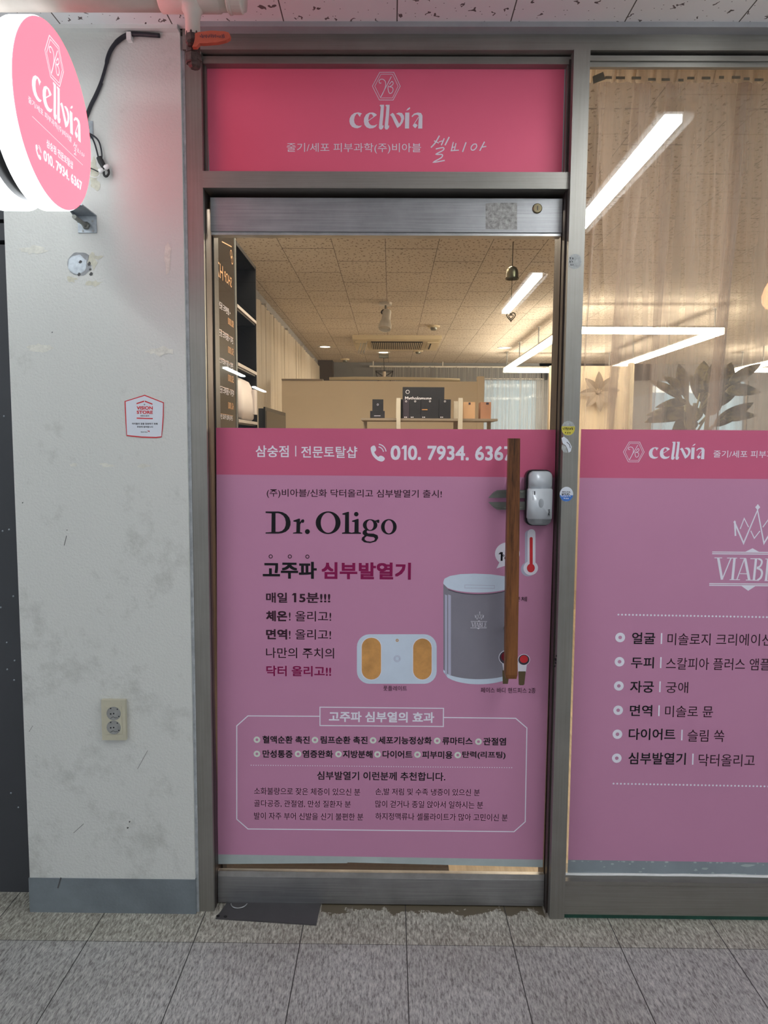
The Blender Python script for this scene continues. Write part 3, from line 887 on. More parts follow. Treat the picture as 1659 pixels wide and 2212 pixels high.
# corridor fluorescents, some mirrored in the two panes, others added out of frame
def fluorescent(y0, y1, label, x=0.912, group=None):
    t = thing('fluorescent_light', label, 'ceiling light', (x, (y0 + y1) / 2, 2.505), group)
    obj('housing', B((x - 0.075, x + 0.075, y0, y1, 2.475, 2.505)), 'white_plastic', t, bevel=0.006)
    obj('diffuser', B((x - 0.029, x + 0.029, y0 + 0.02, y1 - 0.02, 2.450, 2.476)), 'tube', t, bevel=0.006)
    obj('reflector', B((x - 0.074, x - 0.063, y0 + 0.01, y1 - 0.01, 2.458, 2.476), (x + 0.063, x + 0.074, y0 + 0.01, y1 - 0.01, 2.458, 2.476)), 'white_plastic', t, bevel=0.003)
    return t
fl = fluorescent(0.39, 1.74, 'long white fluorescent batten mirrored large in the window glass beside the curtain')
f2 = dup(fl, (0.912, -1.11, 2.505), 'white fluorescent batten mirrored small in the door glass behind the hanging bell')
dup(fl, (-2.35, -6.9, 2.505), 'tiny white fluorescent glint mirrored on the dark price board')
dup(fl, (-2.6, -10.4, 2.505), 'tiniest white fluorescent glint mirrored beside the upright appliance')
for x, y in ((-1.55, 0.75), (-2.2, -2.6), (3.4, 0.4), (4.7, -2.6)):  # unseen battens added for light; the nearest one lifts the left side
    dup(fl, (x, y, 2.505), 'unseen white fluorescent batten added to light the corridor', 'added corridor battens out of the frame')

# ================================================================== transom sign
ts = thing('transom_sign', 'coral pink shop name panel with white hexagon mark above the door', 'sign', (-0.02, 2.14, 2.14))
obj('backing_board', B((-0.515, 0.4725, 2.1402, 2.149, 2.140, ZB0 + 0.006)), 'film_grey', ts)
pr = Print(Y=2.1398, lift=0.0004)
top = [(at(445 + 776 * k / 24, 145 + 2.2 * math.sin(k * 0.75) + 1.2 * math.sin(k * 0.31), Y=2.14)) for k in range(25)]
pr.fill([[(-0.5125, 2.1405), (0.470, 2.1405)] + [(min(0.470, p.x), p.z) for p in top[::-1]]], 'pink_panel', 0)
pr.done('film', ts)
k = 0.1929 * 2.139 / F
u, v = pr.uv(754.5, 277)
f = sheet(u, v, k, 76, 660)
hexlogo(pr, f, k, 'ink_white')
pr.done('logo', ts)
wordmark(pr, f, 'ink_white')
pr.done('lettering', ts)
pr.text('줄기/세포 피부과학(주)비아블', 619.3, 308.8, 331.3, 909.5, 'ink_white', 0.002)
pr.done('text_line', ts)
handmark(pr, f, k, 'ink_white')
pr.done('lettering', ts)

# ================================================================== the glass door
dr = sroot('door_1', (-0.5, 2.155, 0))
dr['label'] = 'swing glass door with steel rails and a wooden bar handle'
obj('glass_pane', B((-0.510, 0.4735, 2.1512, 2.1612, 0.09, 2.0)), 'glass', dr)
tr = obj('top_rail', B((-0.510, 0.4735, 2.134, 2.178, 1.992, 2.0835)), 'steel', dr, bevel=0.004)
obj('rail_lip', B((-0.510, 0.4735, 2.140, 2.172, 1.984, 1.9925)), 'steel_lip', tr, bevel=0.002)
p = at(1160.5, 450.5, Y=2.134)
lc = obj('lock_cylinder', LA([(0.0135, 0), (0.0135, -0.0025), (0.0115, -0.0045), (0.0001, -0.0045)], p, 'y', 24), 'brass', tr)
lc['label'] = 'round brass key cylinder'
obj('keyhole', B((p.x - 0.0012, p.x + 0.0012, p.y - 0.0052, p.y - 0.004, p.z - 0.006, p.z + 0.006)), 'black', tr)
pr = Print(Y=2.1338, lift=0.0001)
pr.pfill([[(1049, 440), (1060, 438), (1117, 438), (1117, 496), (1049, 495)]], mat('tape_ghost', (0.30, 0.29, 0.28), 0.55, 0.6, var=0.5, vscale=90), 0)
pr.done('tape_residue', tr)
brl = obj('bottom_rail', B((-0.5175, 0.474, 2.134, 2.180, 0.004, 0.086)), 'steel', dr, bevel=0.006)
obj('rail_lip', B((-0.5175, 0.474, 2.1355, 2.1505, 0.086, 0.1035)), 'steel_lip', brl, bevel=0.002)
# wooden pull bar
bm = bmesh.new()
hx = [(0.3255, 0.3615, 1.418), (0.3285, 0.3643, 1.05), (0.3320, 0.3665, 0.745), (0.3325, 0.3665, 0.732)]
rows = []
for j, (a, b, z) in enumerate(hx):
    cut = 0.004 if j in (0, 3) else 0
    rows.append([bm.verts.new(c) for c in ((a + cut / 2, 2.066 + cut, z), (b - cut / 2, 2.066 + cut, z), (b - cut / 2, 2.096 - cut, z), (a + cut / 2, 2.096 - cut, z))])
for r0, r1 in zip(rows, rows[1:]):
    for i in range(4):
        bm.faces.new((r0[i], r0[(i + 1) % 4], r1[(i + 1) % 4], r1[i]))
bm.faces.new(rows[0]); bm.faces.new(rows[-1])
ha = obj('handle', bm, 'wood', dr, bevel=0.003)
ha['label'] = 'long worn brown wooden bar handle'
for z in (0.86, 1.29):
    obj('handle_mount', LA([(0.010, 2.090), (0.010, 2.1512)], (0.347, 0, z), 'y', 16), 'steel_lip', ha, smooth=True)
# digital lock with its fork plate
lk0, lk1 = at(1139, 1015, Y=2.118), at(1191, 1136, Y=2.118)
x0, x1, z1, z0 = lk0.x, lk1.x, lk0.z, lk1.z
def rbox(u0, v0, u1, v1, r, y0, y1):
    bm = bmesh.new()
    lp = rrect(u0, v0, u1, v1, r, 6)
    a = [bm.verts.new((p[0], y0, p[1])) for p in lp]
    b = [bm.verts.new((p[0], y1, p[1])) for p in lp]
    n = len(lp)
    bm.faces.new(a); bm.faces.new(b[::-1])
    for i in range(n):
        bm.faces.new((a[i], b[i], b[(i + 1) % n], a[(i + 1) % n]))
    return bm
dl = obj('digital_lock', rbox(x0 - 0.001, z0, x1, z1, 0.018, 2.126, 2.151), 'black', dr, bevel=0.003)
dl['label'] = 'silver digital door lock in a black housing'
obj('lower_shell', rbox(x0 + 0.004, z0 + 0.003, x1 - 0.002, z1 - 0.003, 0.016, 2.113, 2.128), 'silver_dark', dl, bevel=0.005, seg=3, smooth=True)
zc = z1 - (z1 - z0) * 0.33
zd = z0 + (z1 - z0) * 0.125
obj('slide_cover', rbox(x0 + 0.0015, zd, x1 - 0.0015, zc, 0.004, 2.107, 2.128), 'silver', dl, bevel=0.004, seg=3, smooth=True)
obj('upper_cap', rbox(x0 + 0.0055, zc - 0.002, x1 - 0.0035, z1 - 0.005, 0.014, 2.1105, 2.128), 'silver', dl, bevel=0.006, seg=4, smooth=True)
p = at(1169, 1087, Y=2.107)
bm = bmesh.new()
bmesh.ops.create_uvsphere(bm, u_segments=20, v_segments=10, radius=1)
bmesh.ops.transform(bm, matrix=Matrix.Translation((p.x, 2.1072, p.z)) @ Matrix.Diagonal((0.0076, 0.0016, 0.0135, 1)), verts=bm.verts)
obj('thumb_button', bm, 'silver_dark', dl, smooth=True)
pr = Print(Y=2.1069, lift=0.0002)
pr.text_uv('SYNC', *pr.uv(1183.5, 1115.5), *pr.uv(1188, 1100), 'ink_black', 0.02, down=True)
pr.pfill([[(1154, 1061), (1156, 1061), (1156, 1069), (1154, 1069)]], 'ink_black')
for j in range(6):
    pr.pstroke([(1151.3, 1061 + j * 3.4), (1151.3, 1063 + j * 3.4)], 0.8, 'ink_dark')
pr.done('lettering', dl)
fk = bmesh.new()
def plate(bm, pts, y0, y1):
    """solid plate cut from a pixel outline standing at depth y0"""
    n = len(pts)
    q = [at(px, py, Y=y0) for px, py in pts]
    a = [bm.verts.new(p) for p in q]
    b = [bm.verts.new((p.x, y1, p.z)) for p in q]
    bm.faces.new(a); bm.faces.new(b[::-1])
    for i in range(n):
        bm.faces.new((a[i], b[i], b[(i + 1) % n], a[(i + 1) % n]))
for up in (1, -1):
    yc = 1080
    g = lambda d: yc - up * d
    plate(fk, [(1055, g(4.5)), (1060, g(10)), (1066, g(16)), (1074, g(21)), (1096, g(21.5)), (1142, g(21.5)), (1142, g(3.5)), (1100, g(4.5))], 2.136, 2.141)
    fk_r = [at(px, g(d), Y=2.1355) for px, d in ((1065, 12), (1070, 16), (1085, 17), (1138, 17))]
    tube(fk, fk_r, 0.0011, 6)
plate(fk, [(1134, 1072), (1142, 1072), (1142, 1088), (1134, 1088)], 2.136, 2.141)
fp = obj('fork_plate', fk, 'gunmetal', dl)
fp['label'] = 'dark metal two-pronged plate beside the lock'

t = tag(obj('door_mat', B((-0.62, 0.20, 2.26, 3.0, 0.0, 0.012)), mat('dark_brown_mat', (0.045, 0.028, 0.018), 0.9, var=0.3, vscale=80), bevel=0.003), 'dark brown mat glimpsed through the gap under the door poster', 'door mat')
# brass wind bell hung inside the door
t = thing('wind_bell', 'small aged brass bell with heart charm hanging inside the door glass', 'bell', (0.352, 2.225, 1.99))
obj('cord', TB([(0.3525, 2.225, 1.99), (0.352, 2.225, 1.95), (0.3515, 2.225, 1.918)], 0.0016, 6), 'bronze', t)
bx_, bz = 0.352, 1.921
obj('bell', LA([(0.0001, 0), (0.006, -0.0008), (0.0125, -0.0045), (0.0165, -0.012), (0.0182, -0.022), (0.0185, -0.031), (0.0205, -0.037), (0.0185, -0.0375), (0.0165, -0.030), (0.0001, -0.006)], (bx_, 2.225, bz), 'z', 28), 'brass', t, smooth=True)
obj('striker_cord', TB([(bx_, 2.225, bz - 0.01), (bx_ - 0.001, 2.225, 1.79)], 0.001, 6), 'bronze', t)
hb = bmesh.new()
def heart(s, cx, cz, n=30):
    o = []
    for k in range(n + 1):
        a = 2 * math.pi * k / n
        o.append((cx + s * 16 * math.sin(a) ** 3 / 16, 2.225, cz + s * (13 * math.cos(a) - 5 * math.cos(2 * a) - 2 * math.cos(3 * a) - math.cos(4 * a)) / 14))
    return o
tube(hb, heart(0.0125, bx_ - 0.001, 1.777), 0.0017, 6)
tube(hb, heart(0.0066, bx_ - 0.001, 1.776), 0.0014, 6)
obj('heart_charm', hb, 'bronze', t, smooth=True)
# floor closer plate
t = thing('floor_closer_plate', 'dark steel cover plate screwed to the floor under the door', 'metal plate', (-0.35, 2.08, 0))
q = [at(*p, Z=0.004) for p in ((466, 1983), (683, 1997), (694, 1945), (494, 1945))]
bm = bmesh.new()
a = [bm.verts.new((p.x, p.y, 0.0045)) for p in q]
b = [bm.verts.new((p.x, p.y, 0.0)) for p in q]
bm.faces.new(a); bm.faces.new(b[::-1])
for i in range(4):
    bm.faces.new((a[i], b[i], b[(i + 1) % 4], a[(i + 1) % 4]))
obj('cover', bm, 'floor_plate', t, bevel=0.0012)
for px, py in ((471, 1979), (487, 1980)):
    p = at(px, py, Z=0.0045)
    obj('screw', LA([(0.0055, 0.0), (0.0055, 0.0012), (0.004, 0.0018), (0.0001, 0.0018)], (p.x, p.y, 0.0045), 'z', 14), 'black', t)
p = at(517, 1950, Z=0.005)
obj('pivot_ring', TB([(p.x + 0.025 * math.cos(a), p.y + 0.027 * math.sin(a), 0.0055) for a in [math.radians(190 + 16 * j) for j in range(11)]], 0.0014, 6), 'steel_lip', t)

# ================================================================== printed film on the door
DY = 2.1509
po = thing('door_poster', 'tall pink printed film on the glass door picturing a grey drum-shaped device', 'poster', (-0.02, DY, 0.12))
pr = Print(Y=DY, lift=0.0003)
pr.pfill([[(467.6, 1025), (1198.5, 1031.5), (1173, 1857), (470.6, 1845.5)]], 'mauve', 0)
pr.done('film', po)
pr.pfill([[(466.8, 924), (1200.5, 928.3), (1198.5, 1031.5), (467.6, 1025)]], 'pink_band', 0)
hbnd = pr.done('header_band', po)
hbnd['label'] = 'deep pink band across the top'
pr.pfill([[(470.6, 1845.5), (1173, 1857), (1172.5, 1873.5), (751, 1863), (750, 1864.5), (471, 1866.5)]], 'film_grey', 0)
fb = pr.done('film_margin', po)
fb['label'] = 'plain grey strip below the pink'
T = pr.text
# band: branch name, handset, number
T('삼숭점', 552.2, 962, 987.3, 623.6, 'ink_white', 0.012)
pr.pstroke([(638.8, 963), (638.9, 986)], 2.2, 'ink_white')
T('전문토탈샵', 650.7, 963.5, 988.5, 771.7, 'ink_white', 0.012)
pr.done('branch_lettering', po)
u, v = pr.uv(800, 961)
k = 0.33 * DY / F
f = sheet(u, v, k, 0, 0)
phone(pr, f, k, 'ink_white')
pr.done('phone_symbol', po)
a_, b_ = pr.uv(843.8, 962), pr.uv(843.8, 993.6)
pr.number(a_[0], b_[1], pr.uv(1109, 978)[0], a_[1], 'ink_white', 0.022)
pr.done('phone_number', po)
# heading
T('(주)비아블/신화 닥터올리고 심부발열기 출시!', 576, 1055.7, 1075.5, 954.4, 'ink_brown', 0.0078)
pr.done('tagline', po)
Z = lambda p: pr.uv(440 + p[0] * 0.25316, 900 + p[1] * 0.25316)
smo = lambda l, n=3: [(p.x, p.y) for p in cr(l, n, True)]
zf = lambda loops: pr.fill([[Z(p) for p in l] for l in loops], 'ink_black')
zf([[(528, 809), (640, 809), (672, 815), (706, 832), (730, 860), (741, 895), (741, 925), (728, 958), (702, 982), (670, 994), (640, 998), (528, 998), (528, 988), (578, 984), (580, 826), (528, 822)],
    [(613, 824), (613, 982), (640, 983), (668, 974), (688, 955), (699, 928), (701, 900), (694, 868), (678, 844), (655, 829), (635, 824)][::-1]])
zf([[(765, 886), (815, 869), (822, 872), (822, 900), (835, 880), (850, 875), (858, 884), (857, 900), (846, 908), (836, 902), (824, 918), (822, 985), (842, 990), (842, 998), (762, 998), (762, 990), (790, 985), (792, 900), (765, 895)]])
zf([ell(885, 981, 21)])
zf([ell(1062, 905, 106, 97, 40), ell(1062, 905, 63, 86, 36)])
zf([[(1184, 826), (1234, 811), (1240, 814), (1240, 985), (1262, 990), (1262, 1000), (1180, 1000), (1180, 990), (1205, 985), (1207, 838), (1184, 836)]])
zf([[(1266, 888), (1316, 871), (1322, 874), (1322, 985), (1342, 990), (1342, 1000), (1262, 1000), (1262, 990), (1286, 985), (1288, 900), (1266, 897)]])
zf([ell(1302, 832, 19)])
zf([ell(1420, 925, 62, 50, 30), ell(1420, 925, 30, 42, 26)])
zf([[(1448, 888), (1470, 886), (1490, 878), (1499, 882), (1498, 905), (1486, 908), (1476, 897), (1462, 897)]])
zf([[(1385, 960), (1396, 968), (1390, 985), (1400, 996), (1450, 998), (1484, 1012), (1490, 1035), (1470, 1065), (1420, 1079), (1370, 1072), (1347, 1052), (1352, 1030), (1372, 1016), (1356, 1000), (1356, 982), (1368, 968)],
    [(1392, 1020), (1374, 1034), (1374, 1050), (1392, 1062), (1425, 1066), (1455, 1056), (1462, 1040), (1450, 1028), (1420, 1025)][::-1]])
zf([ell(1580, 940, 67, 66, 32), ell(1580, 940, 36, 56, 28)])
pr.done('headline', po)
for cx, cy in ((584.8, 1202), (626.1, 1202.1), (664, 1202.4)):
    ring(pr, cx, cy, 4.5, 2.8, 'ink_brown')
T('고주파', 567.4, 1212.7, 1249.6, 684.3, 'ink_black', 0.030)
pr.done('subheading', po)
T('심부발열기', 694.5, 1214, 1250.8, 887.6, 'ink_magenta', 0.032)
pr.done('subheading', po)
# left column of slogans
pr.auto = po
T('매일', 574.7, 1279.8, 1301.8, 620.3, 'ink_brown', 0.022)
a_, b_ = pr.uv(630.4, 1281), pr.uv(640, 1301)
pr.one(a_[0], b_[1], b_[0], a_[1], 'ink_brown')
T('5분!!!', 646.3, 1280, 1302, 713.5, 'ink_brown', 0.022)
T('체온', 574.7, 1319, 1342, 620.3, 'ink_brown', 0.030)
T('! 올리고!', 624, 1319.5, 1342, 715.5, 'ink_brown', 0.0075)
T('면역', 574.7, 1358.8, 1381.2, 620.3, 'ink_brown', 0.030)
T('! 올리고!', 624, 1359, 1381.2, 715.3, 'ink_brown', 0.0075)
T('나만의 주치의', 574.7, 1398.6, 1421.2, 721.6, 'ink_brown', 0.007)
T('닥터 올리고!!', 575.2, 1437.7, 1460.3, 715.4, 'ink_magenta', 0.022)
pr.auto = None
# picture of the foot plate
pr.pfill([rrect(771, 1370, 943.3, 1477, 27)], 'ink_bluewhite', 1)
pr.pfill([rrect(774, 1373, 940, 1474, 25)], 'ink_bluewhite', 2)
for a, b, c, d in ((781.5, 1377.5, 823, 1467.5), (892.5, 1379, 932.3, 1467.5)):
    pr.pfill([rrect(a - 1.5, b - 1.5, c + 1.5, d + 1.5, 21)], 'ink_white', 3)
    pr.pfill([rrect(a, b, c, d, 20)], 'ink_orange', 4)
ring(pr, 858, 1383, 3.2, 1.6, 'ink_orange', 4)
ring(pr, 858, 1422.5, 7.5, 6.7, 'ink_lilac', 4)
ring(pr, 858, 1422.5, 5, 4.2, 'ink_lilac', 4)
T('풋플레이트', 828, 1481, 1491.7, 879, 'ink_brown', 0.0, 4)
pr.done('foot_plate_picture', po)
# picture of the main device
L0, R0 = 957.7, 1111
def arc(y, sag, a, b, n=16):
    return [(a + (b - a) * k / n, y + sag * (1 - (2 * k / n - 1) ** 2) ** 0.5) for k in range(n + 1)]
body = arc(1261, 22, L0, R0) + arc(1450, 27, L0, R0)[::-1]
pr.pfill([body], 'ink_steel', 1)
pr.pfill([arc(1446, 21, L0, R0) + arc(1451, 27, L0, R0)[::-1]], 'ink_bluewhite', 2)
lid = [(L0, 1257), (960, 1250), (972, 1244), (995, 1240), (1025, 1239), (1060, 1240.5), (1092, 1245), (1108, 1251), (R0, 1258)] + arc(1261, 19, L0, R0)[::-1]
pr.pfill([lid], 'ink_bluewhite', 2)
pr.pstroke(arc(1264, 20, L0 + 1, R0 - 1)[1:-1:2], 1.3, 'ink_dark', layer=3)
pr.pstroke([(1004, 1263.5), (1068, 1264.5), (1068, 1271), (1004, 1270)], 0.9, 'ink_lilac', True, 3)
for a, b in ((961, 966), (968, 974)):
    pr.pfill([[(a, 1284), (b, 1286), (b, 1460), (a, 1456)]], 'ink_lilac', 2)
u, v = pr.uv(1034.5, 1340)
k = 36 / 1590 * DY / F
f0 = sheet(u, v, k, 88, 1140)
pr.base = 3
viable(pr, f0, k, 'ink_white')
pr.base = 0
T('본체', 1110.5, 1288.5, 1299, 1138, 'ink_brown', 0.0, 4)
pr.done('device_picture', po)
# speech bubble and thermometer
u, v = pr.uv(1096, 1196)
kk = DY / F
pr.fill([ell(u, v, 27 * kk, 25 * kk, 30)], 'ink_white', 1)
pr.pfill([[(1080, 1212), (1072.4, 1228), (1098, 1220)]], 'ink_white', 1)
a_, b_ = pr.uv(1077.2, 1192.5), pr.uv(1085.6, 1211.5)
pr.one(a_[0], b_[1], b_[0], a_[1], 'ink_black', 2)
ring(pr, 1087.5, 1200, 2.2, 1.0, 'ink_black', 2)
T('C', 1089.5, 1200, 1210.5, 1100, 'ink_black', 0.0, 2)
for dx, dy, m, ly in ((-5.5, 2.5, 'ink_lilac', 1), (0, 0, 'ink_white', 2)):
    pr.pfill([rrect(1139.5 + dx, 1143 + dy, 1156.5 + dx, 1222 + dy, 8.4)], m, ly)
    uu, vv = pr.uv(1146.4 + dx, 1227 + dy)
    pr.fill([ell(uu, vv, 15.8 * kk, None, 28)], m, ly)
pr.pfill([rrect(1144, 1160, 1150.6, 1226, 3.2)], 'ink_red', 3)
uu, vv = pr.uv(1146.6, 1227)
pr.fill([ell(uu, vv, 8.6 * kk, 9.6 * kk, 26)], 'ink_red', 3)
pr.done('thermometer_picture', po)
# two hand pieces
for cx, cy, s, lean in ((1094, 1420, 1.28, 0), (1131.5, 1425, 1.0, 0.0)):
    q = lambda a: [(cx + s * x, cy + s * y) for x, y in a]
    if s > 1:
        pr.pfill([[(cx - 9, cy + 14), (cx + 12, cy + 14), (cx + 8, cy + 30), (cx - 6, cy + 30)]], 'ink_white', 2)
        pr.pfill([[(cx - 9, cy + 28), (cx + 7, cy + 28), (cx + 3, cy + 57), (cx - 8, cy + 57)]], 'ink_olive', 3)
    else:
        pr.pfill([[(1118, 1430), (1142, 1424), (1138, 1436), (1136, 1452), (1119, 1452)]], 'ink_white', 2)
        pr.pfill([[(1119.5, 1450), (1135.5, 1450), (1132.5, 1478), (1130, 1480), (1122.5, 1480), (1120.5, 1478)]], 'ink_olive', 3)
    uu, vv = pr.uv(cx, cy)
    pr.fill([ell(uu, vv, 13.6 * s * kk, 12.8 * s * kk, 26)], 'ink_white', 2)
    pr.fill([ell(uu, vv, 12.2 * s * kk, 11.6 * s * kk, 26)], 'ink_dark', 3)
    pr.fill([ell(uu, vv + 1.5 * kk, 9.0 * s * kk, 8.6 * s * kk, 26)], 'ink_darkred' if s > 1 else 'ink_red', 4)
T('페이스 바디 핸드피스 2종', 1038.7, 1484.7, 1496.2, 1156.7, 'ink_brown', 0.0, 4)
pr.done('hand_piece_picture', po)
# framed list of effects
fr = [(691, 1547.2), (535.6, 1546.3), (511.5, 1567.8), (511.5, 1769.4), (535.6, 1790.5), (1110.4, 1796.4), (1134.5, 1775), (1138.1, 1572.4), (1113.9, 1551.6), (958.4, 1549.8)]
pr.pstroke(fr, 2.3, 'ink_white')
pr.pstroke([(691.2, 1527.5), (958, 1530), (957.6, 1569.3), (691.2, 1567.2)], 2.2, 'ink_white', True)
T('고주파 심부열의 효과', 710.4, 1536.3, 1559.3, 938, 'ink_white', 0.026)
pr.done('list_frame', po)
for px, py in ((555, 1597.8), (680.4, 1598.5), (805.9, 1599.2), (944.4, 1600.2), (1033.5, 1602), (555, 1628.3), (643.9, 1628.6), (731.2, 1629), (815.5, 1629.5), (901.8, 1630), (988.8, 1631)):
    ring(pr, px, py, 7.4, 3.2, 'ink_ring')
    pr.done('bullet', po)
pr.auto = po
for a, x0_, x1_, yy in (('혈액순환 촉진', 567.2, 668.9, 1589), ('림프순환 촉진', 692.5, 794, 1589.7), ('세포기능정상화', 817.3, 932.7, 1590.5), ('류마티스', 955.6, 1021, 1592), ('관절염', 1044, 1093, 1593),
                        ('만성통증', 567.2, 632.3, 1619.8), ('염증완화', 653.6, 719.5, 1620), ('지방분해', 740.6, 804.7, 1620.5), ('다이어트', 826.4, 891, 1621), ('피부미용', 912, 977.6, 1622), ('탄력(리프팅)', 998.7, 1092, 1622.5)):
    T(a, x0_, yy, yy + 16.6, x1_, 'ink_black', 0.022)
pr.auto = None
for j in range(107):
    disc(pr, 542.6 + 5.31 * j, 1652.8 + 0.052 * j, 1.15, 'ink_white', 1, 6)
pr.done('dotted_rule', po)
pr.auto = po
T('심부발열기 이런분께 추천합니다.', 685, 1665.6, 1684.2, 962, 'ink_black', 0.016)
for a, x0_, x1_, yy in (('소화불량으로 잦은 체증이 있으신 분', 548.9, 778, 1700.8), ('골다공증, 관절염, 만성 질환자 분', 548.9, 757.8, 1727.6), ('발이 자주 부어 신발을 신기 불편한 분', 548.9, 784.6, 1754.4),
                        ('손,발 저림 및 수족 냉증이 있으신 분', 811, 1036.5, 1702.2), ('많이 걷거나 종일 앉아서 일하시는 분', 811, 1043.3, 1728.8), ('하지정맥류나 셀룰라이트가 많아 고민이신 분', 811, 1096.7, 1755.4)):
    T(a, x0_, yy, yy + 15.4, x1_, 'ink_brown', 0.003)
pr.auto = None

# ================================================================== printed film on the window
WY = 2.1205
wp = thing('window_poster', 'pink printed film with white crown emblem on the window right of the door', 'poster', (1.1, WY, 0.16))
pr = Print(Y=WY, lift=0.0003)
pr.fill([[(0.5405, 0.1605), (1.735, 0.1575), (1.735, 1.3075), (0.5405, 1.3075)]], 'mauve', 0)
pr.done('film', wp)
pr.fill([[(0.5405, 1.3075), (1.735, 1.3075), (1.735, 1.4455), (0.5405, 1.4455)]], 'pink_band', 0)
hb2 = pr.done('header_band', wp)
hb2['label'] = 'deep pink band across the top'
pr.fill([[(0.5405, 0.100), (1.735, 0.100), (1.735, 0.1575), (0.5405, 0.1605)]], 'margin', 0)
r = random.Random(5)
for j in range(60):
    cx, cz = 0.55 + r.random() * 0.6, 0.105 + r.random() ** 2 * 0.05
    if r.random() < 0.4:
        cz = 0.157
    s = 0.001 + 0.0025 * r.random()
    pr.fill([[(cx + s * (1 + r.random()) * math.cos(a), cz + s * 0.8 * math.sin(a)) for a in [2 * math.pi * q / 8 for q in range(8)]]], 'film_grey', 1)
for cx, cz, a, b in ((0.97, 0.112, 0.03, 0.006), (1.05, 0.118, 0.035, 0.009), (1.08, 0.15, 0.022, 0.005), (0.83, 0.112, 0.012, 0.004), (0.95, 0.138, 0.012, 0.004)):
    pr.fill([[(cx + a * (0.7 + 0.5 * r.random()) * math.cos(q), cz + b * (0.6 + 0.5 * r.random()) * math.sin(q)) for q in [2 * math.pi * k / 12 for k in range(12)]]], 'film_grey', 2)
fb = pr.done('film_residue', wp)
fb['label'] = 'bare grey strip with glue residue below the pink'
k = 0.289 * 0.5 * WY / F          # the drawing sheet at half size
u, v = pr.uv(1369, 976.3)
hexlogo(pr, sheet(u, v, k * 1.04, 471, 229), k * 1.04, 'ink_white')
pr.done('logo', wp)
T = pr.text
u, v = pr.uv(1400.9, 990.8)
kw = (pr.uv(1521.3, 990)[0] - u) / (862 - 77)
wordmark(pr, sheet(u, v, kw, 77, 660), 'ink_white')
pr.done('wordmark', wp)
T('줄기/세포 피부과학(주)비아블', 1541.5, 972.9, 990.8, 1772, 'ink_white', 0.002)
pr.done('header_lettering', wp)
k = 1.441e-4
u, v = pr.uv(1625, 1193)
viable(pr, sheet(u, v, k, 93, 1227), k, 'ink_white')
pr.done('emblem', wp)
for j in range(60):
    disc(pr, 1335.8 + 7.82 * j, 1327.7 + 0.131 * j, 2.2, 'ink_white', 1, 8)
pr.done('dotted_rule', wp)
for j in range(60):
    disc(pr, 1325.3 + 7.95 * j, 1692.6 + 0.144 * j, 2.2, 'ink_white', 1, 8)
pr.done('dotted_rule', wp)
for px, py in ((1339.6, 1376.9), (1338.2, 1429.4), (1336.7, 1481.6), (1335.2, 1534.2), (1333.7, 1586), (1332.2, 1637.7)):
    ring(pr, px, py, 10.8, 4.0, 'ink_white')
    pr.done('bullet', wp)
for px, ya, yb in ((1429.2, 1367.6, 1391), (1427.7, 1419.5, 1443), (1425.9, 1471.8, 1495), (1423.8, 1523.5, 1546.7), (1473.3, 1576.2, 1599.2), (1496.9, 1627.8, 1651.7)):
    pr.pstroke([(px, ya), (px - 0.8, yb)], 3, 'ink_white')
    pr.done('divider_bar', wp)
pr.auto = wp
for a, x0_, x1_, ya, yb in (('얼굴', 1365.6, 1415.4, 1365.9, 1391), ('두피', 1363.5, 1412.5, 1419, 1443.4), ('자궁', 1361.7, 1412.5, 1470.6, 1496), ('면역', 1361, 1408.9, 1522.5, 1546.9), ('다이어트', 1358.7, 1459, 1573.2, 1598), ('심부발열기', 1358, 1481.4, 1625, 1650.8)):
    T(a, x0_, ya, yb, x1_, 'ink_black', 0.014)
for a, x0_, x1_, ya, yb in (('미솔로지 크리에이션', 1442.3, 1667, 1367.6, 1393.4), ('스칼피아 플러스 앰플', 1439.3, 1664, 1420.5, 1446.4), ('궁애', 1438.7, 1486.5, 1472.7, 1496.8), ('미솔로 뮨', 1437.2, 1540.2, 1524, 1549), ('슬림 쏙', 1485.9, 1564.6, 1576, 1602), ('닥터올리고', 1509.7, 1630.6, 1628.4, 1654.9)):
    T(a, x0_, ya, yb, x1_, 'ink_brown', 0.004)
pr.auto = None

# ================================================================== round blade sign on the pillar
SX, SR = -0.78, 0.2
SCY, SCZ = 1.782, 2.147
sg = thing('round_sign', 'lit round pink and white double-sided sign projecting from the pillar', 'sign', (-0.9, SCY, SCZ))
def drum(xa, xb, R):
    """drum with rounded edges, axis along x"""
    e = 0.004
    return LA([(0.0001, xb), (R - e, xb), (R - e * .3, xb + (e * .3 if xa > xb else -e * .3)), (R, xb + (e if xa > xb else -e)), (R, xa - (e if xa > xb else -e)), (R - e, xa), (0.0001, xa)], (0, SCY, SCZ), 'x', 72)
obj('lit_rim', drum(SX - 0.002, SX - 0.057, SR), 'sign_white', sg, smooth=False)['label'] = 'glowing white drum rim'
obj('lit_rim', drum(SX - 0.098, SX - 0.16, SR), 'sign_white', sg)['label'] = 'glowing white drum rim'
obj('core', drum(SX - 0.055, SX - 0.100, SR * 0.88), 'black', sg, smooth=True)
obj('face_panel', LA([(0.0001, SX - 0.001), (SR - 0.0025, SX - 0.001), (SR - 0.0025, SX - 0.003)], (0, SCY, SCZ), 'x', 72), 'sign_pink', sg)['label'] = 'pink lit face'
pr = Print(X=SX - 0.001, lift=0.0004)
uvs = pr.uv
a, b = uvs(96.7, 108.2), uvs(137.1, 155.2)
k = (b[0] - a[0]) / 298
f = sheet((a[0] + b[0]) / 2, (a[1] + b[1]) / 2, k, 471, 229)
hexlogo(pr, f, k, 'sign_letter')
u0, u1 = uvs(68.6, 180)[0], uvs(173.5, 290)[0]
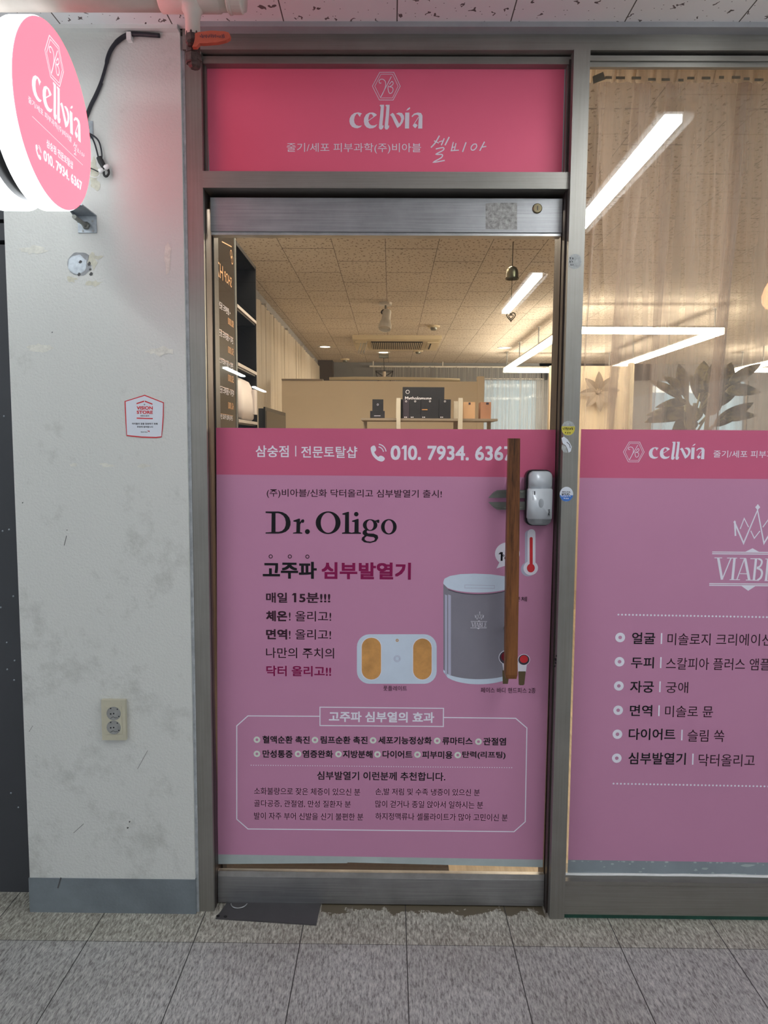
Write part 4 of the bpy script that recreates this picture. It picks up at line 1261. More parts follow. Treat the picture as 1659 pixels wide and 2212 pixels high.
kw = (u1 - u0) / 785
wordmark(pr, sheet(u0, uvs(68.6, 199)[1], kw, 77, 640), 'sign_letter')
def sgt(body, xl, yt, yb, xr, bold):
    p, q = uvs(xl, yt), uvs(xl, yb)
    r_ = uvs(xr, (yt + yb) / 2 + (xr - xl))
    pr.text_uv(body, p[0], q[1], r_[0], p[1], 'sign_letter', bold)
sgt('줄기/세포 피부과학(주)비아블', 60.3, 206, 222.6, 154.4, 0.0)
p, q = uvs(157.5, 303), uvs(182, 330)
kh = (q[0] - p[0]) / 600
handmark(pr, sheet(p[0], p[1], kh, 950, 735), kh, 'sign_letter')
pr.stroke([uvs(69, 251), uvs(178.7, 356.8)], 0.0009, 'sign_letter')
sgt('삼숭점 전문토탈샵', 99.8, 298.8, 316.8, 157.5, 0.01)
p, q = uvs(76, 309), uvs(88.6, 338)
kp = (q[0] - p[0]) / 98
phone(pr, sheet(p[0], p[1], kp, 0, 0), kp, 'sign_letter')
a_, b_, c_ = uvs(93.3, 322.5), uvs(93.3, 345), uvs(177.1, 334 + 83.8)
pr.number(a_[0], b_[1], c_[0], a_[1], 'sign_letter', 0.022)
pr.done('lettering', sg)
# wall brackets that carry it
bk = obj('bracket', B((-0.862, -0.811, 2.081, 2.085, 1.972, 2.019)), 'zinc', sg, bevel=0.0008)
bm = bmesh.new()
for x in (-0.8625, -0.8605):
    pass
tri = [(2.083, 2.019), (2.083, 1.998), (1.985, 2.03), (1.93, 2.055), (1.93, 2.075)]
va = [bm.verts.new((-0.8625, y, z)) for y, z in tri]
vb = [bm.verts.new((-0.8600, y, z)) for y, z in tri]
bm.faces.new(va); bm.faces.new(vb[::-1])
for i in range(len(tri)):
    bm.faces.new((va[i], vb[i], vb[(i + 1) % len(tri)], va[(i + 1) % len(tri)]))
box(bm, -0.8625, -0.811, 1.99, 2.083, 2.0165, 2.0195)
obj('gusset', bm, 'zinc', bk)
p = at(187, 488, Y=2.081)
q = at(160, 468, Y=1.99)
obj('bolt', TB([p, q], 0.0056, 12), 'gunmetal', bk, smooth=False)
obj('nut', LA([(0.0105, 0), (0.0105, -0.009), (0.0055, -0.011), (0.0055, 0)], (p.x, 2.081, p.z), 'y', 6), 'gunmetal', bk)
for px, py in ((179, 499), (201, 499), (200, 478)):
    pp = at(px, py, Y=2.081)
    obj('bolt_hole', LA([(0.003, 0), (0.003, -0.0006), (0.0001, -0.0006)], pp, 'y', 12), 'outlet_grey', bk)
b2 = obj('bracket', B((-0.862, -0.8135, 2.081, 2.085, 2.221, 2.266), (-0.862, -0.859, 1.93, 2.083, 2.221, 2.266)), 'zinc', sg, bevel=0.0008)
obj('bracket_arm', B((-0.87, -0.855, 1.80, 1.99, 2.235, 2.25)), 'zinc', b2)

# power cable and loose wires on the pillar
t = thing('power_cable', 'black power cable running down the pillar from ceiling to round sign', 'cable', (-0.8, 2.07, 2.4))
pts = [(345, 77), (318, 75), (300, 74), (282, 74), (268, 79), (252, 91), (240, 107), (233, 124), (228, 145), (218, 178), (206, 206), (196, 226), (188, 246), (180, 262)]
P3 = [at(a, b, Y=2.078) for a, b in pts]
obj('sheath', TB(cr(P3, 4), [0.0058] * 9 + [0.0062] * 12 + [0.0055] * 10 + [0.0042] * 22, 8), 'cable', t, smooth=True)
P3 = [at(a + 2.5, b + 2, Y=2.079) for a, b in pts[9:]]
obj('sheath', TB(cr(P3, 4), 0.0028, 8), 'cable', t, smooth=True)
p = at(278, 76, Y=2.07)
obj('cable_clip', B((p.x - 0.006, p.x + 0.006, 2.068, 2.085, p.z - 0.012, p.z + 0.008)), 'white_plastic', t, bevel=0.002)
t = thing('wire_splice', 'taped black wires ending in two white connectors beside the round sign', 'wires', (-0.8, 2.07, 2.15))
for pts in (((192, 288), (203, 294), (212, 303), (217, 316), (220, 335), (219, 348)), ((192, 290), (200, 300), (205, 312), (209, 326), (213, 341), (218, 349))):
    obj('wire', TB(cr([at(a, b, Y=2.072) for a, b in pts], 4), 0.0022, 8), 'cable', t, smooth=True)
obj('wire', TB(cr([at(a, b, Y=2.075) for a, b in ((190, 362), (200, 365), (212, 371))], 4), 0.0016, 6), 'cable', t, smooth=True)
obj('tape_wrap', TB([at(a, b, Y=2.072) for a, b in ((214, 340), (218, 349), (223, 358), (226, 363))], [0.0075, 0.0082, 0.0072, 0.006], 10), 'black_matt', t)
obj('loop', TB(cr([at(a, b, Y=2.07) for a, b in ((225, 362), (233, 366), (235, 374), (230, 381), (225, 378), (224, 370))], 4), 0.0032, 8), 'black_matt', t, smooth=True)
for a, b in (((214, 371), (223, 366)), ((226, 364), (235, 357))):
    obj('connector', TB([at(*a, Y=2.066), at((a[0] * 2 + b[0]) / 3, (a[1] * 2 + b[1]) / 3, Y=2.066), at(*b, Y=2.066)], [0.0058, 0.0075, 0.0045], 10), 'white_plastic', t, smooth=True)
obj('wire', TB(cr([at(a, b, Y=2.074) for a, b in ((192, 379), (202, 383), (212, 382), (217, 376))], 4), 0.0012, 6), 'white_plastic', t, smooth=True)

# drain pipe with valve under the ceiling
t = thing('ceiling_pipe', 'cream plastic pipe under the ceiling with an aged valve and orange lever', 'pipe', (-0.9, 1.8, 2.434))
bm = TB([(-3.2, 1.8, 2.434), (-0.345, 1.8, 2.434)], 0.040, 24)
obj('pipe', bm, 'pvc', t, smooth=True)
vx = at(416, 40, Y=1.8).x
obj('tee', LA([(0.0405, -0.075), (0.0435, -0.072), (0.0435, 0.062), (0.0405, 0.065)], (vx, 1.8, 2.434), 'x', 28), 'pvc', t, smooth=True)
obj('tee_branch', LA([(0.036, 2.404), (0.026, 2.394), (0.0195, 2.386), (0.0185, 2.378), (0.0168, 2.377), (0.0168, 2.338)], (vx, 1.8, 0), 'z', 24), 'pvc', t, smooth=True)
obj('end_cap', LA([(0.0415, -0.46 + 0.075), (0.046, -0.46 + 0.078), (0.046, -0.46 + 0.083), (0.0445, -0.46 + 0.085), (0.0445, -0.46 + 0.108), (0.041, -0.46 + 0.111)], (0, 1.8, 2.434), 'x', 28), 'pvc', t, smooth=False)
obj('glue_ring', LA([(0.0405, -0.012), (0.043, -0.006), (0.0425, 0.004), (0.0405, 0.009)], (at(375, 10, Y=1.8).x, 1.8, 2.434), 'x', 24), 'pvc', t, smooth=True)
vz = at(416, 72, Y=1.8).z
vb_ = obj('valve', LA([(0.0165, vz + 0.002), (0.0175, vz - 0.002), (0.0175, vz - 0.020), (0.0155, vz - 0.024), (0.0165, vz - 0.032), (0.0165, vz - 0.044), (0.0185, vz - 0.048), (0.0185, vz - 0.066), (0.0160, vz - 0.068)], (vx, 1.8, 0), 'z', 8), 'rust', t)
zt = at(420, 128, Y=1.8).z
obj('end_plug', LA([(0.0175, zt), (0.0175, zt - 0.005), (0.015, zt - 0.006), (0.0145, zt - 0.017), (0.0095, zt - 0.021), (0.0001, zt - 0.021)], (vx + 0.003, 1.8, 0), 'z', 7), 'rust', vb_)
p = at(409, 91, Y=1.775)
obj('stem_nut', LA([(0.008, 0), (0.008, -0.007), (0.004, -0.011), (0.0001, -0.011)], (p.x, 1.782, p.z), 'y', 6), 'rust', vb_)
obj('stem', LA([(0.004, 0), (0.004, -0.03)], (p.x, 1.80, p.z), 'y', 10), 'rust', vb_)
bm = bmesh.new()
out = [(421, 72), (429, 69), (456, 66), (485, 67.5), (494, 70), (497, 75), (496, 82), (488, 86.5), (470, 91), (440, 93.5), (431, 93), (427, 97), (424, 101), (415, 101), (419, 92), (421, 82)]
q3 = [at(a, b, Y=1.766) for a, b in out]
va = [bm.verts.new(p_) for p_ in q3]
vb2 = [bm.verts.new((p_.x, 1.778, p_.z)) for p_ in q3]
bm.faces.new(va); bm.faces.new(vb2[::-1])
for i in range(len(q3)):
    bm.faces.new((va[i], vb2[i], vb2[(i + 1) % len(q3)], va[(i + 1) % len(q3)]))
lv = obj('lever', bm, 'orange', vb_, bevel=0.002)
lv['label'] = 'orange rubber-coated lever'

pr = Print(Y=1.7655, lift=0.0002)
rr = random.Random(2)
for j in range(16):
    xx = 432 + j * 3.4
    pr.pstroke([(xx, 75 + rr.uniform(-2, 2)), (xx + rr.uniform(0, 2), 82 + rr.uniform(-2, 1))], 1.3, 'ink_dark')
pr.done('print_marks', vb_)

# wall socket
t = thing('wall_socket', 'aged ivory double power socket low on the white pillar', 'socket', (-0.8, 2.085, 0.595))
a, b = at(218.5, 1512, Y=2.073), at(272.5, 1599, Y=2.073)
obj('plate', B((a.x, b.x, 2.072, 2.086, b.z, a.z)), 'outlet', t, bevel=0.0035, seg=3)
a2, b2_ = at(228, 1526, Y=2.071), at(264, 1586, Y=2.071)
ins = obj('insert', B((a2.x, b2_.x, 2.0705, 2.074, b2_.z, a2.z)), 'outlet', t, bevel=0.001)
for py in (1541.5, 1571.5):
    p = at(245.5, py, Y=2.07)
    so = obj('socket_well', LA([(0.0205, 0.0004), (0.0203, -0.0008), (0.0192, -0.0008), (0.0188, -0.0002), (0.0001, -0.0002)], (p.x, 2.0704, p.z), 'y', 32), 'outlet_grey', t, smooth=False)
    pr = Print(Y=2.0701, lift=0.0002)
    for dx, dz in ((0, 0), (-0.0085, -0.001)):
        pr.fill([ell(p.x + dx, p.z + dz, 0.0024, None, 14)], 'black')
    for an in (118, 50, -30):
        cx, cz = p.x + 0.0172 * math.cos(math.radians(an)), p.z + 0.0172 * math.sin(math.radians(an))
        pr.fill([ell(cx, cz, 0.0019, 0.0022, 10)], 'black')
    pr.stroke([(p.x - 0.010, p.z - 0.0150), (p.x - 0.002, p.z - 0.0095), (p.x + 0.004, p.z - 0.0125), (p.x + 0.012, p.z - 0.0125)], 0.0016, 'scuff')
    pr.done('pin_hole', so)

# charity sticker on the pillar
t = thing('store_sticker', 'white house-shaped paper sticker with red border on the white pillar', 'sticker', (-0.69, 2.084, 1.47))
SY = 2.0838
pr = Print(Y=SY, lift=0.0003)
zz = lambda p: (240 + p[0] * 140 / 1659, 830 + p[1] * 140 / 1659)
oo = [(345, 432), (860, 270), (1350, 465), (1345, 800), (1325, 1100), (1295, 1358), (1150, 1378), (800, 1368), (560, 1345), (395, 1325), (370, 1000), (355, 700)]
nn = [(374, 447), (858, 298), (1330, 482), (1322, 800), (1303, 1100), (1285, 1333), (1150, 1347), (800, 1338), (560, 1315), (410, 1298), (395, 1000), (383, 700)]
pr.pfill([[zz(p) for p in oo]], 'ink_red', 0)
pr.pfill([[zz(p) for p in nn]], 'paper', 1)
pr.done('sheet', t)
red = 'ink_red'
pr.pfill([[zz(p) for p in ((652, 482), (848, 418), (848, 452), (652, 512))]], red, 2)
pr.pfill([[zz(p) for p in ((866, 418), (1062, 495), (1062, 525), (866, 452))]], red, 2)
pr.pfill([[zz(p) for p in ((657, 855), (1068, 866), (1068, 893), (657, 883))]], red, 2)
pr.pstroke([zz((832, 520)), zz((880, 520))], 0.8, 'ink_dark', layer=2)
pr.pstroke([zz((856, 495)), zz((856, 545))], 0.8, 'ink_dark', layer=2)
def st(body, xa, ya, yb, xb, m, bold):
    a, b = zz((xa, ya)), zz((xb, yb))
    pr.text(body, a[0], a[1], b[1], b[0], m, bold, 2)
st('VISION', 657, 562, 650, 1068, red, 0.03)
st('STORE', 657, 675, 758, 1068, red, 0.03)
st('비전스토어', 755, 785, 832, 972, 'ink_brown', 0.01)
st('아이들의 꿈을 응원하기 위해', 535, 985, 1035, 1190, 'ink_black', 0.015)
st('후원에 참여합니다', 663, 1068, 1115, 1078, 'ink_black', 0.015)
st('World Vision', 760, 1212, 1236, 940, 'ink_black', 0.02)
pr.pfill([[zz(p) for p in ((915, 1190), (985, 1190), (985, 1232), (965, 1212))]], red, 2)
pr.done('lettering', t)

# round stickers on the mullion
def sticker(name, label, py, px, rx, ry, base, half=None, lines=(), seed=1):
    t = thing(name, label, 'sticker', at(px, py, Y=2.0775))
    pr = Print(Y=2.0776, lift=0.0002)
    u, v = pr.uv(px, py)
    kk = 2.0776 / F
    e = ell(u, v, rx * kk, ry * kk, 26)
    pr.fill([e], base, 0)
    if half:
        col, lo, hi = half
        pr.fill([[(p[0], max(v + lo * ry * kk, min(v + hi * ry * kk, p[1]))) for p in ell(u, v, rx * kk, ry * kk, 40) if True]], col, 1)
    pr.done('disc', t)
    rr = random.Random(seed)
    for dy, x0_, x1_, hh, m in lines:
        n = max(2, int((x1_ - x0_) / 3.6))
        for j in range(n):
            xx = px + x0_ + (x1_ - x0_) * j / n
            pr.pstroke([(xx + rr.uniform(0, 1), py + dy - hh * rr.uniform(.3, .5)), (xx + rr.uniform(1, 2.6), py + dy + hh * rr.uniform(.3, .5))], rr.uniform(0.8, 1.5), m, layer=3)
            pr.pstroke([(xx, py + dy + hh * rr.uniform(-.4, .4)), (xx + 2.6, py + dy + hh * rr.uniform(-.4, .4))], 0.9, m, layer=3)
    if lines:
        pr.done('print_marks', t)
    return t
sticker('torn_sticker', 'torn grey round sticker high on the mullion right of the door', 565, 1242, 14, 15.5, 'torn', None, ((-7, -11, -1, 5, 'ink_black'), (0, -12, -2, 5, 'ink_black'), (7, -10, -2, 5, 'ink_black')), 3)
sticker('round_sticker', 'yellow round sticker on the mullion above the lock', 925, 1227.5, 14.5, 15.5, 'torn', ('yellow', -0.95, 0.25), ((1, -12, 11, 6, 'ink_black'), (10, -7, 7, 3, 'ink_black')), 4)
sticker('round_sticker', 'white and blue round sticker on the mullion beside the lock', 1067.5, 1223.5, 14.5, 16, 'paper', ('blue', -0.97, -0.15), ((-5, -9, 9, 3, 'ink_dark'), (0, -10, 8, 5, 'ink_black'), (4, -11, 10, 3, 'ink_white'), (9, -6, 6, 3, 'ink_white')), 5)
t = thing('sticker_scrap', 'peeled curved white sticker scrap between yellow and blue stickers', 'sticker', at(1223, 960, Y=2.0776))
pr = Print(Y=2.0776, lift=0.0002)
pr.pfill([[(1213, 946), (1218, 943), (1226, 949), (1231, 957), (1235, 965), (1233, 975), (1228, 978), (1226, 970), (1222, 962), (1215, 957)]], 'paper', 1)
pr.pfill([[(1214, 960), (1222, 964), (1226, 978), (1218, 977), (1213, 970)]], 'torn', 0)
pr.pstroke([(1224, 955), (1230, 960), (1232, 968)], 1.2, 'ink_black', layer=2)
pr.done('scrap', t)
t = thing('sticker_remnant', 'tiny black lettering remnant on the mullion edge below the lock', 'sticker', at(1199, 1430, Y=2.0776))
pr = Print(Y=2.0776, lift=0.0002)
for q in ((1200, 1424, 2.5, 3), (1200, 1432, 2, 2.5), (1198.5, 1439, 1.5, 2), (1202, 1417, 1, 2)):
    pr.pfill([blob(*q, 8, .4, int(q[1]))], 'ink_black')
pr.done('scrap', t)

# ================================================================== sheer curtain right behind the window
def folds(name, axis, a0, a1, z0, z1, base, amp, period, m, parent, seed=1, nz=10, flare=0.3, jit=0.35):
    """pleated cloth: a wavy sheet hung along x or y, folds irregular and drifting with height"""
    r = random.Random(seed)
    cols = []
    a = a0
    ph = 0.0
    while a <= a1:
        ph += r.uniform(0.6, 1.5) * math.pi / 4
        cols.append((a, ph, r.uniform(0.5, 1.4)))
        a += period / 8 * r.uniform(0.7, 1.3)
    bm = bmesh.new()
    rows = []
    for j in range(nz + 1):
        t = j / nz
        z = z1 + (z0 - z1) * t
        row = []
        for (a, ph, s) in cols:
            d = base + amp * s * math.sin(ph + 0.7 * math.sin(t * 2.2 + a * 5)) * (0.55 + flare * t)
            aa = a + period * 0.30 * jit * math.sin(ph * 0.5 + t * 1.6)
            row.append(bm.verts.new((aa, d, z) if axis == 'x' else (d, aa, z)))
        rows.append(row)
    for r0, r1 in zip(rows, rows[1:]):
        for i in range(len(cols) - 1):
            bm.faces.new((r0[i], r0[i + 1], r1[i + 1], r1[i]))
    return obj(name, bm, m, parent, smooth=True)
M['tape_brown'] = mat('gathering_tape', (0.36, 0.29, 0.22), 0.7, var=0.15, vscale=60)
t = thing('sheer_curtain', 'translucent beige voile curtain gathered behind the right window', 'curtain', (1.1, 2.24, 2.4))
folds('voile', 'x', 0.50, 1.74, 0.9, 2.492, 2.235, 0.024, 0.11, 'sheer', t, 3, 12, 0.5, 1.5)
folds('voile', 'x', 0.56, 1.74, 0.9, 2.492, 2.275, 0.028, 0.17, 'sheer', t, 11, 12, 0.6, 1.8)
folds('heading', 'x', 0.50, 1.74, 2.432, 2.495, 2.218, 0.006, 0.03, 'sheer_dense', t, 8, 2, 0.3, 0.8)
r = random.Random(9)
x = 0.60
while x < 1.70:
    wdt = r.uniform(0.012, 0.028)
    zc_ = 2.438 + 0.004 * math.sin(x * 22) + r.uniform(-0.003, 0.003)
    obj('gather_tab', B((x, x + wdt, 2.206, 2.208, zc_ - 0.0035, zc_ + 0.0035)), 'tape_brown', t)
    x += wdt + r.uniform(0.008, 0.03)
bm = bmesh.new()
q = [at(a, b, Y=2.2) for a, b in ((1280, 165), (1303, 155), (1308, 171), (1282, 181))]
va = [bm.verts.new(p) for p in q]; vb2 = [bm.verts.new((p.x, 2.202, p.z)) for p in q]
bm.faces.new(va); bm.faces.new(vb2[::-1])
for i in range(4):
    bm.faces.new((va[i], vb2[i], vb2[(i + 1) % 4], va[(i + 1) % 4]))
obj('tape_end', bm, 'tape_brown', t)
obj('curtain_rod', TB([(0.50, 2.25, 2.494), (1.75, 2.25, 2.494)], 0.006, 10), 'cream', t)

# ivory drapes along the left shop wall
t = thing('drape_curtain', 'long ivory pleated drape along the left wall of the shop', 'curtain', (-0.98, 7, 2.45))
folds('cloth', 'y', 3.46, 10.15, 0.05, 2.45, -0.985, 0.022, 0.11, 'drape', t, 5, 8, 0.5, 0.7)
for y in (4.6, 5.8, 7.0, 8.2, 9.4):
    obj('hook', B((-0.99, -0.965, y, y + 0.02, 2.45, 2.472)), 'white_plastic', t)

# dark price board standing inside the door at the left
t = thing('price_board', 'smoked dark price board with mirrored copper lettering inside the door', 'sign board', (-0.62, 2.8, 0))
pb = obj('board', B((-0.634, -0.62, 2.62, 2.985, 0.0, 2.32)), 'board_grey', t)
obj('edge_frame', B((-0.637, -0.616, 2.615, 2.645, 0.0, 2.32)), 'black', t)
obj('edge_frame', B((-0.637, -0.617, 2.981, 2.987, 0.0, 2.32)), 'outlet_grey', t)
pr = Print(X=-0.62, lift=0.0006)
pu = lambda px, py: at(px, py, X=-0.62)
def pbt(body, xl, yt, yb, xr, m, bold=0.0):
    a, b, c = pu(xl, yt), pu(xl, yb), pu(xr, (yt + yb) / 2)
    pr.text_uv(body, a.y, b.z, c.y, a.z, m, bold, 1, mirror=True)
pbt('HZ', 466.5, 560, 592, 481, 'gold_ink', 0.0)
pbt('SHOP', 484, 584, 606, 500, 'gold_ink', 0.0)
pr.stroke([(pu(479, 522).y, pu(479, 522).z), (pu(500, 533).y, pu(500, 533).z)], 0.004, 'gold_ink')
for cx, cy in ((499, 549), (501, 562)):
    p = pu(cx, cy)
    pr.fill([ell(p.y, p.z, 0.016, None, 20), ell(p.y, p.z, 0.012, None, 20)], 'gold_ink')
rows_ = (('+ 클렌마드 등관점', 470, 647, 662, 497, '80,000', 681), ('관리 + 물광마드 등관점', 469, 706, 722, 503, '50,000', 743), ('관리 + 줄기세포마스크', 470, 768, 782, 503, '50,000', 804), ('부관리 + 물광마드 등관점', 471, 831, 847, 505, '60,000', 864), ('관리(재생 무료 안내)', 472, 893, 906, 502, '', 925))
for a, xl, yt, yb, xr, pr_, py in rows_:
    pbt(a, xl, yt, yb, xr, 'ink_white', -0.004)
    if pr_:
        pbt(pr_, 492, py + 4, py + 21, 504, 'gold_ink', 0.0)
    q, q2 = pu(470, py + 10), pu(503, py + 26)
    pr.stroke([(q.y, q.z - 0.03), (q2.y, q.z - 0.03)], 0.0012, 'gold_ink')
pr.done('lettering', t)

# black shelving unit against the left wall
t = thing('shelf_unit', 'tall black open shelving unit behind the price board', 'shelving unit', (-0.85, 3.22, 0))
obj('carcass', B((-1.09, -1.075, 3.0, 3.45, 0, 2.2), (-1.09, -0.62, 3.0, 3.015, 0, 2.2), (-1.09, -0.62, 3.435, 3.45, 0, 2.2), (-1.09, -0.62, 3.0, 3.45, 2.185, 2.2)), 'black', t)
for z in (0.6, 1.05, 1.498, 1.725, 1.955):
    s_ = obj('shelf', B((-1.075, -0.625, 3.015, 3.435, z - 0.02, z)), 'black', t)
    obj('shelf_edge', B((-0.6255, -0.618, 3.015, 3.435, z - 0.013, z)), 'edge_pale', s_)['label'] = 'pale front edging strip'
t = thing('table_appliance', 'mauve-white rounded upright appliance on the black shelf', 'appliance', (-0.73, 3.2, 1.498))
bm = bmesh.new()
prof = [(0.10, 0.0), (0.115, 0.012), (0.122, 0.05), (0.118, 0.10), (0.105, 0.15), (0.088, 0.172), (0.06, 0.180)]
rg = []
for h_, z in prof:
    ringv = []
    for p in rrect(-h_ * 0.55, -h_ * 1.5, h_ * 0.55, h_ * 1.5, h_ * 0.5, 5):
        ringv.append(bm.verts.new((-0.685 + p[0], 3.245 + p[1], 1.499 + z)))
    rg.append(ringv)
for r0, r1 in zip(rg, rg[1:]):
    n = len(r0)
    for i in range(n):
        bm.faces.new((r0[i], r0[(i + 1) % n], r1[(i + 1) % n], r1[i]))
bm.faces.new(rg[0]); bm.faces.new(rg[-1])
obj('shell', bm, 'appliance', t, smooth=True)
obj('side_panel', B((-0.622, -0.612, 3.335, 3.40, 1.53, 1.64)), 'appliance', t, bevel=0.004)

# counter with monitor
t = thing('reception_counter', 'plain counter under the black monitor by the left drape', 'counter', (-0.72, 3.95, 0))
obj('carcass', B((-0.94, -0.45, 3.5, 4.5, 0, 1.0)), 'shop_wall', t)
obj('worktop', B((-0.955, -0.44, 3.47, 4.53, 1.0, 1.03)), 'shelf_board', t, bevel=0.003)
t = thing('computer_monitor', 'black computer monitor seen edge-on in front of the ivory drape', 'monitor', (-0.6, 3.85, 1.03))
obj('back_shell', B((-0.628, -0.603, 3.52, 4.19, 1.16, 1.565)), 'black_matt', t, bevel=0.006)
obj('bezel', B((-0.603, -0.595, 3.515, 4.195, 1.155, 1.572)), 'black', t, bevel=0.003)
obj('screen', B((-0.5955, -0.5935, 3.54, 4.17, 1.18, 1.555)), 'board_grey', t)
obj('stand', B((-0.63, -0.61, 3.80, 3.90, 1.03, 1.2), (-0.70, -0.52, 3.72, 3.98, 1.03, 1.04)), 'black_matt', t, bevel=0.002)

# cream office partition
t = thing('office_partition', 'wide cream partition panel across the back of the shop', 'partition', (-0.05, 6, 0))
obj('panel', B((-0.88, 0.735, 6.0, 6.05, 0.0, 1.905)), 'partition', t, bevel=0.004)
obj('top_rail', B((-0.88, -0.55, 5.99, 6.06, 1.905, 1.918)), 'shelf_board', t)
obj('top_rail', TB([(-0.5, 6.02, 1.922), (-0.3, 6.02, 1.928), (0.2, 6.02, 1.926), (0.55, 6.02, 1.918)], 0.013, 8), 'cream', t, smooth=True)
obj('corner_post', B((0.69, 0.742, 5.985, 6.065, 0, 1.945)), 'partition', t, bevel=0.003)
t = thing('office_partition', 'narrow cream partition behind the sheer curtain left of the plant', 'partition', (1.9, 7.1, 0))
obj('panel', B((1.5, 2.27, 7.1, 7.15, 0, 2.15)), 'partition', t, bevel=0.004)
obj('edge_post', B((2.25, 2.29, 7.085, 7.165, 0, 2.18)), 'cream', t)
t = thing('leaf_ornament', 'faint brown leaf rosette ornament on the narrow cream partition', 'wall ornament', (1.955, 7.06, 1.905))
def leafmesh(base, tip, wd, bend, nrm, n=9, curl=0.0, cup=0.25):
    """lanceolate leaf blade from base to tip, wd wide, sagging by bend along nrm, folded on its midrib"""
    bm = bmesh.new()
    b, tp = Vector(base), Vector(tip)
    d = tp - b
    L_ = d.length
    d.normalize()
    nrm = Vector(nrm)
    nrm = (nrm - d * nrm.dot(d)).normalized()
    side = d.cross(nrm)
    rows = []
    for i in range(n + 1):
        s = i / n
        w_ = wd * 0.5 * (math.sin(math.pi * min(1, s ** 0.75)) ** 0.8) * (1 if s < 0.97 else 0.2) + 0.0006
        c = b + d * (L_ * s) + nrm * (bend * math.sin(math.pi * s) * L_) - Vector((0, 0, curl * L_ * s * s))
        rows.append([bm.verts.new(c + side * w_ * e + nrm * abs(e) * w_ * cup) for e in (-1, -0.5, 0, 0.5, 1)])
    for r0, r1 in zip(rows, rows[1:]):
        for k in range(4):
            bm.faces.new((r0[k], r0[k + 1], r1[k + 1], r1[k]))
    ret = bmesh.ops.extrude_face_region(bm, geom=bm.faces[:])
    vs = [v for v in ret['geom'] if isinstance(v, bmesh.types.BMVert)]
    bmesh.ops.translate(bm, verts=vs, vec=nrm * 0.0012)
    return bm
c0 = Vector((1.955, 7.07, 1.905))
for j in range(8):
    a = math.radians(45 * j + 4)
    obj('leaf', leafmesh(c0 + Vector((math.cos(a), 0, math.sin(a))) * 0.025, c0 + Vector((math.cos(a), -0.2, math.sin(a))) * 0.19, 0.075, 0.05, (0, -1, 0)), 'shelf_board', t)
obj('centre', LA([(0.022, 0.028), (0.022, -0.01), (0.012, -0.02), (0.0001, -0.02)], (c0.x, c0.y, c0.z), 'y', 16), 'shelf_board', t)

# glass-front display shelf with cartons
DS = 4.2
t = thing('display_shelf', 'display shelf on pale posts in front of the cream partition', 'shelf', (0.2, DS, 0))
bz_ = at(880, 905, Y=DS).z
obj('shelf_board', B((-0.165, 0.585, 4.09, 4.36, bz_ - 0.012, bz_)), 'shelf_board', t, bevel=0.002)
for px0, px1, top_ in ((856.5, 865.5, 860), (990, 999.5, 860)):
    a, b = at(px0, top_, Y=4.08), at(px1, top_, Y=4.08)
    obj('post', B((a.x, b.x, 4.065, 4.09, 0, a.z), (a.x, b.x, 4.36, 4.385, 0, a.z)), 'shelf_post', t, bevel=0.002)
obj('post', B((-0.16, -0.14, 4.33, 4.36, 0, bz_ - 0.012), (0.56, 0.58, 4.33, 4.36, 0, bz_ - 0.012)), 'shelf_post', t)
obj('shelf_board', B((-0.165, 0.585, 4.09, 4.36, 1.0, 1.015)), 'shelf_board', t)
def carton(px0, px1, pyt, Y, depth, m, label, side=None, z=None, group=None):
    a, b = at(px0, pyt, Y=Y), at(px1, pyt, Y=Y)
    z = (bz_ if z is None else z) + 0.0008
    t = thing('carton', label, 'box', ((a.x + b.x) / 2, Y + depth / 2, z), group)
    obj('box', B((a.x, b.x, Y, Y + depth, z, a.z)), m, t, bevel=0.0015)
    return t, a.x, b.x, z, a.z
def decal(t, Y, items):
    pr = Print(Y=Y - 0.0006, lift=0.0004)
    for it in items:
        if it[0] == 'T':
            pr.text(*it[1:])
        elif it[0] == 'R':
            ring(pr, *it[1:])
        else:
            pr.pfill([rrect(*it[1])], it[2], 2)
    pr.done('lettering', t)
t, *_ = c1 = carton(799.5, 831, 887.5, 4.12, 0.1, 'carton_black', 'black carton under a smaller one at the left of the display shelf')
decal(t, 4.12, (('B', (808, 897.5, 822, 899, 0.6), 'ink_lilac'),))
t, *_ = carton(804.5, 828, 862.5, 4.13, 0.08, 'carton_black', 'small black carton on top of the left black carton', z=c1[4])
decal(t, 4.13, (('R', 816, 874, 2.2, 1.3, 'ink_lilac'),))
t, *_ = carton(870, 960, 836, 4.28, 0.05, 'carton_black', 'large black carton with white serif name behind the row of black cartons')
decal(t, 4.28, (('R', 880.5, 846.5, 4.2, 3.2, 'ink_white'), ('T', 'Mytholomune', 875, 856.5, 866, 932, 'ink_white', 0.02)))
t, *_ = carton(863, 869.8, 862.5, 4.13, 0.12, 'black', 'thin black carton at the left end of the black row')
for i, (a, b, lab, m) in enumerate(((870.5, 884, 'black carton with pale strip second in the black row', 'ink_dark'), (884.5, 909, 'plain black carton in the middle of the black row', 'carton_black'),
                                    (909.5, 948, 'wide black carton with coppery print in the black row', 'carton_black'), (948.5, 974, 'black carton at the right end of the black row', 'carton_black'))):
    t, *_ = carton(a, b, 862.8, 4.13, 0.12, m, lab)
    it = [('R', (a + b) / 2, 867, 2, 1.2, 'ink_white'), ('B', (a + 3, 900, a + 5, 902.5, 0.6), 'ink_white'), ('B', (a + 6.5, 900, a + 8.5, 902.5, 0.6), 'ink_white')]
    if i == 2:
        it.append(('B', (a + 2, 884, a + 14, 886, 0.8), 'gold_ink'))
    decal(t, 4.13, it)
t, *_ = carton(1001, 1026.5, 868.5, 4.13, 0.1, 'carton_side', 'pale copper carton at the right of the display shelf')
